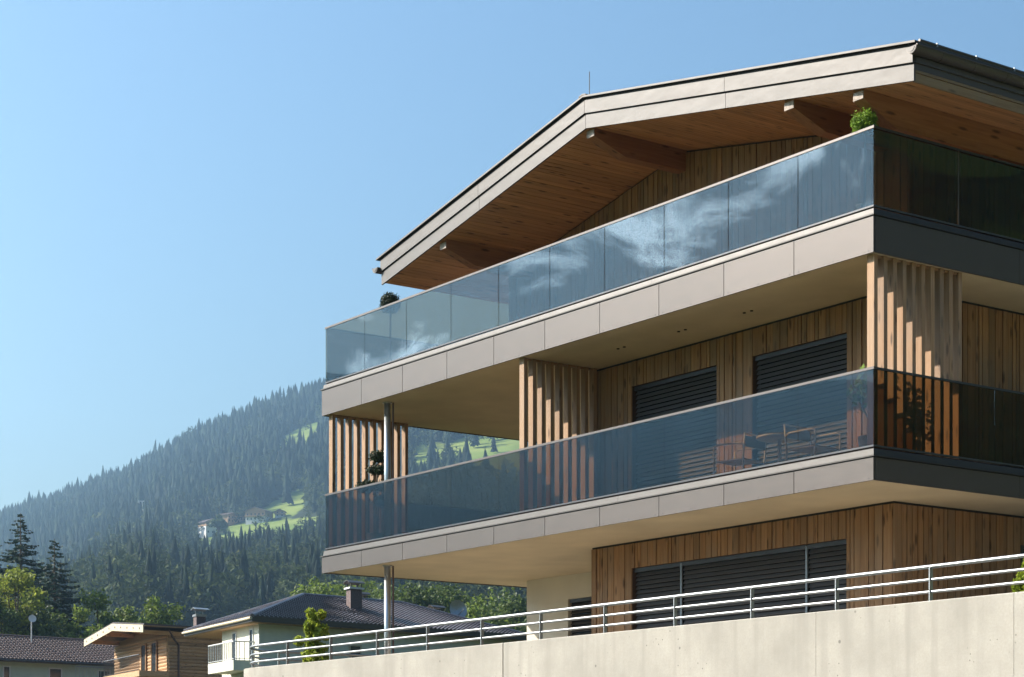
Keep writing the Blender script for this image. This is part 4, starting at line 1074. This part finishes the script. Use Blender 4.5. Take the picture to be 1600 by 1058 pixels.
def broad_tree(x, D, ztop, h, r, mat, seed, label, grp=None, n=5200, leaf=.16, cat='tree', nm='broadleaf_tree', rz=None):
    gx, gy = place(x, D); z0 = ztop-h; rs = np.random.RandomState(seed)
    t = thing(nm, (gx, gy, z0), label, cat, grp)
    b = MB().tube([(gx, gy, z0-1), (gx+.1, gy, z0+h*.35), (gx, gy+.1, z0+h*.7)], h*.022, 8, h*.008)
    blobs = []
    for i in range(20):
        d = rs.normal(size=3); d /= np.linalg.norm(d); f = .35+.55*rs.random()
        c = (gx+d[0]*r*f, gy+d[1]*r*f, z0+h*.62+d[2]*h*.34*f*1.05); s = r*(.26+.2*rs.random()); blobs.append((*c, s, s, s*.85))
        b.tube([(gx, gy, z0+h*(.25+.3*rs.random())), ((gx+c[0])/2, (gy+c[1])/2, c[2]-s*.6), c], h*.008, 5, .02)
    blobs.append((gx, gy, ztop-r*.28, r*.3, r*.3, r*.28))
    b.build('trunk', 'bark', t)
    V, F = leaf_cloud(rs, blobs, n, leaf, .35); npmesh('crown', V, F, mat, t)

fir_tree(32, 172, 1.6+(1222-800)/3089*172, 20, 6.8, 1, 'tallest dark fir tree, standing above the yellow-green tree', 'firs by the houses')
fir_tree(85, 166, 1.6+(1222-840)/3089*166, 17.0, 6.1, 2, 'slimmer fir tree to the right of the tallest fir', 'firs by the houses')
fir_tree(-26, 178, 1.6+(1222-795)/3089*178, 20, 6.3, 3, 'fir tree cut off by the left edge', 'firs by the houses')
def zt(y, D): return 1.6+(1222-y)/3089*D
G = 'broadleaf trees behind the houses'
broad_tree(24, 158, zt(888, 158), 10, 3.1, 'leafy', 11, 'sunlit yellow-green tree in front of the tallest fir', G, 5200, .17)
broad_tree(62, 160, zt(935, 160), 7.5, 3.0, 'leafd', 12, 'rounded dark green tree below the slimmer fir', G)
broad_tree(-10, 156, zt(930, 156), 8, 2.6, 'leafd', 22, 'dark green tree at the very left behind the brown roof', G)
broad_tree(158, 165, zt(926, 165), 10, 3.0, 'leaf', 13, 'upright green tree above the log house apex', G)
broad_tree(127, 160, zt(946, 160), 8, 2.6, 'leaf', 14, 'smaller green tree left of the log house apex', G)
broad_tree(188, 168, zt(950, 168), 7, 2.2, 'leaf', 15, 'low bush just right of the log house apex', G)
broad_tree(240, 172, zt(930, 172), 10, 2.7, 'leaf', 16, 'dark green tree between log house and its metal chimney', G)
for i, (x, y, D, r, m_, lb) in enumerate([(520, 908, 190, 4.2, 'leaf', 'green tree just left of the column below the lower balcony'), (566, 902, 200, 4.6, 'leaf', 'olive tree seen against the column behind the hipped roof'),
        (640, 908, 195, 4.8, 'leafd', 'dark tree right of the column behind the hipped roof'), (700, 910, 200, 4.8, 'leafd', 'dense tree above the satellite dish'),
        (752, 925, 180, 4.4, 'leaf', 'greyish green tree right of the satellite dish'), (800, 925, 185, 4.6, 'leafd', 'dark tree next to the rendered block')]):
    broad_tree(x, D, zt(y, D), 11, r, m_, 30+i, lb, G, 5600, .2)
broad_tree(490, 210, zt(900, 210), 9, 2.4, 'leaf', 41, 'thin yellowish tree under the end of the lower balcony', G, 1500, .2)
broad_tree(342, 1300, zt(803, 1300), 21, 6.5, 'leafd', 42, 'single tall dark tree before the hillside farm', None, 2600, .8)
broad_tree(590, 230, zt(930, 230), 12, 6, 'leafd', 43, 'broad dark tree filling the gap behind the orchard', G, 5600, .25)
broad_tree(670, 235, zt(932, 235), 12, 6, 'leafd', 44, 'broad dark tree behind the satellite dish', G, 5600, .25)
broad_tree(775, 235, zt(935, 235), 13, 7, 'leafd', 45, 'broad dark tree behind the rendered block', G, 5600, .25)

# ------------------------------------------------------------------ air over the valley
hz = MB().box(-2900, 2500, -2500, 2500, -2, 580).build('haze', None)
hm = bpy.data.materials.new('valley_haze'); hm.use_nodes = True; hm.node_tree.nodes.remove(hm.node_tree.nodes['Principled BSDF'])
pv = hm.node_tree.nodes.new('ShaderNodeVolumePrincipled'); pv.inputs['Color'].default_value = (.46, .74, 1, 1); pv.inputs['Density'].default_value = .00022; pv.inputs['Anisotropy'].default_value = .68
hm.node_tree.links.new(pv.outputs[0], hm.node_tree.nodes['Material Output'].inputs['Volume']); hz.data.materials.append(hm)
tag(hz, 'thin blue haze hanging in the valley air', 'haze', kind='stuff')
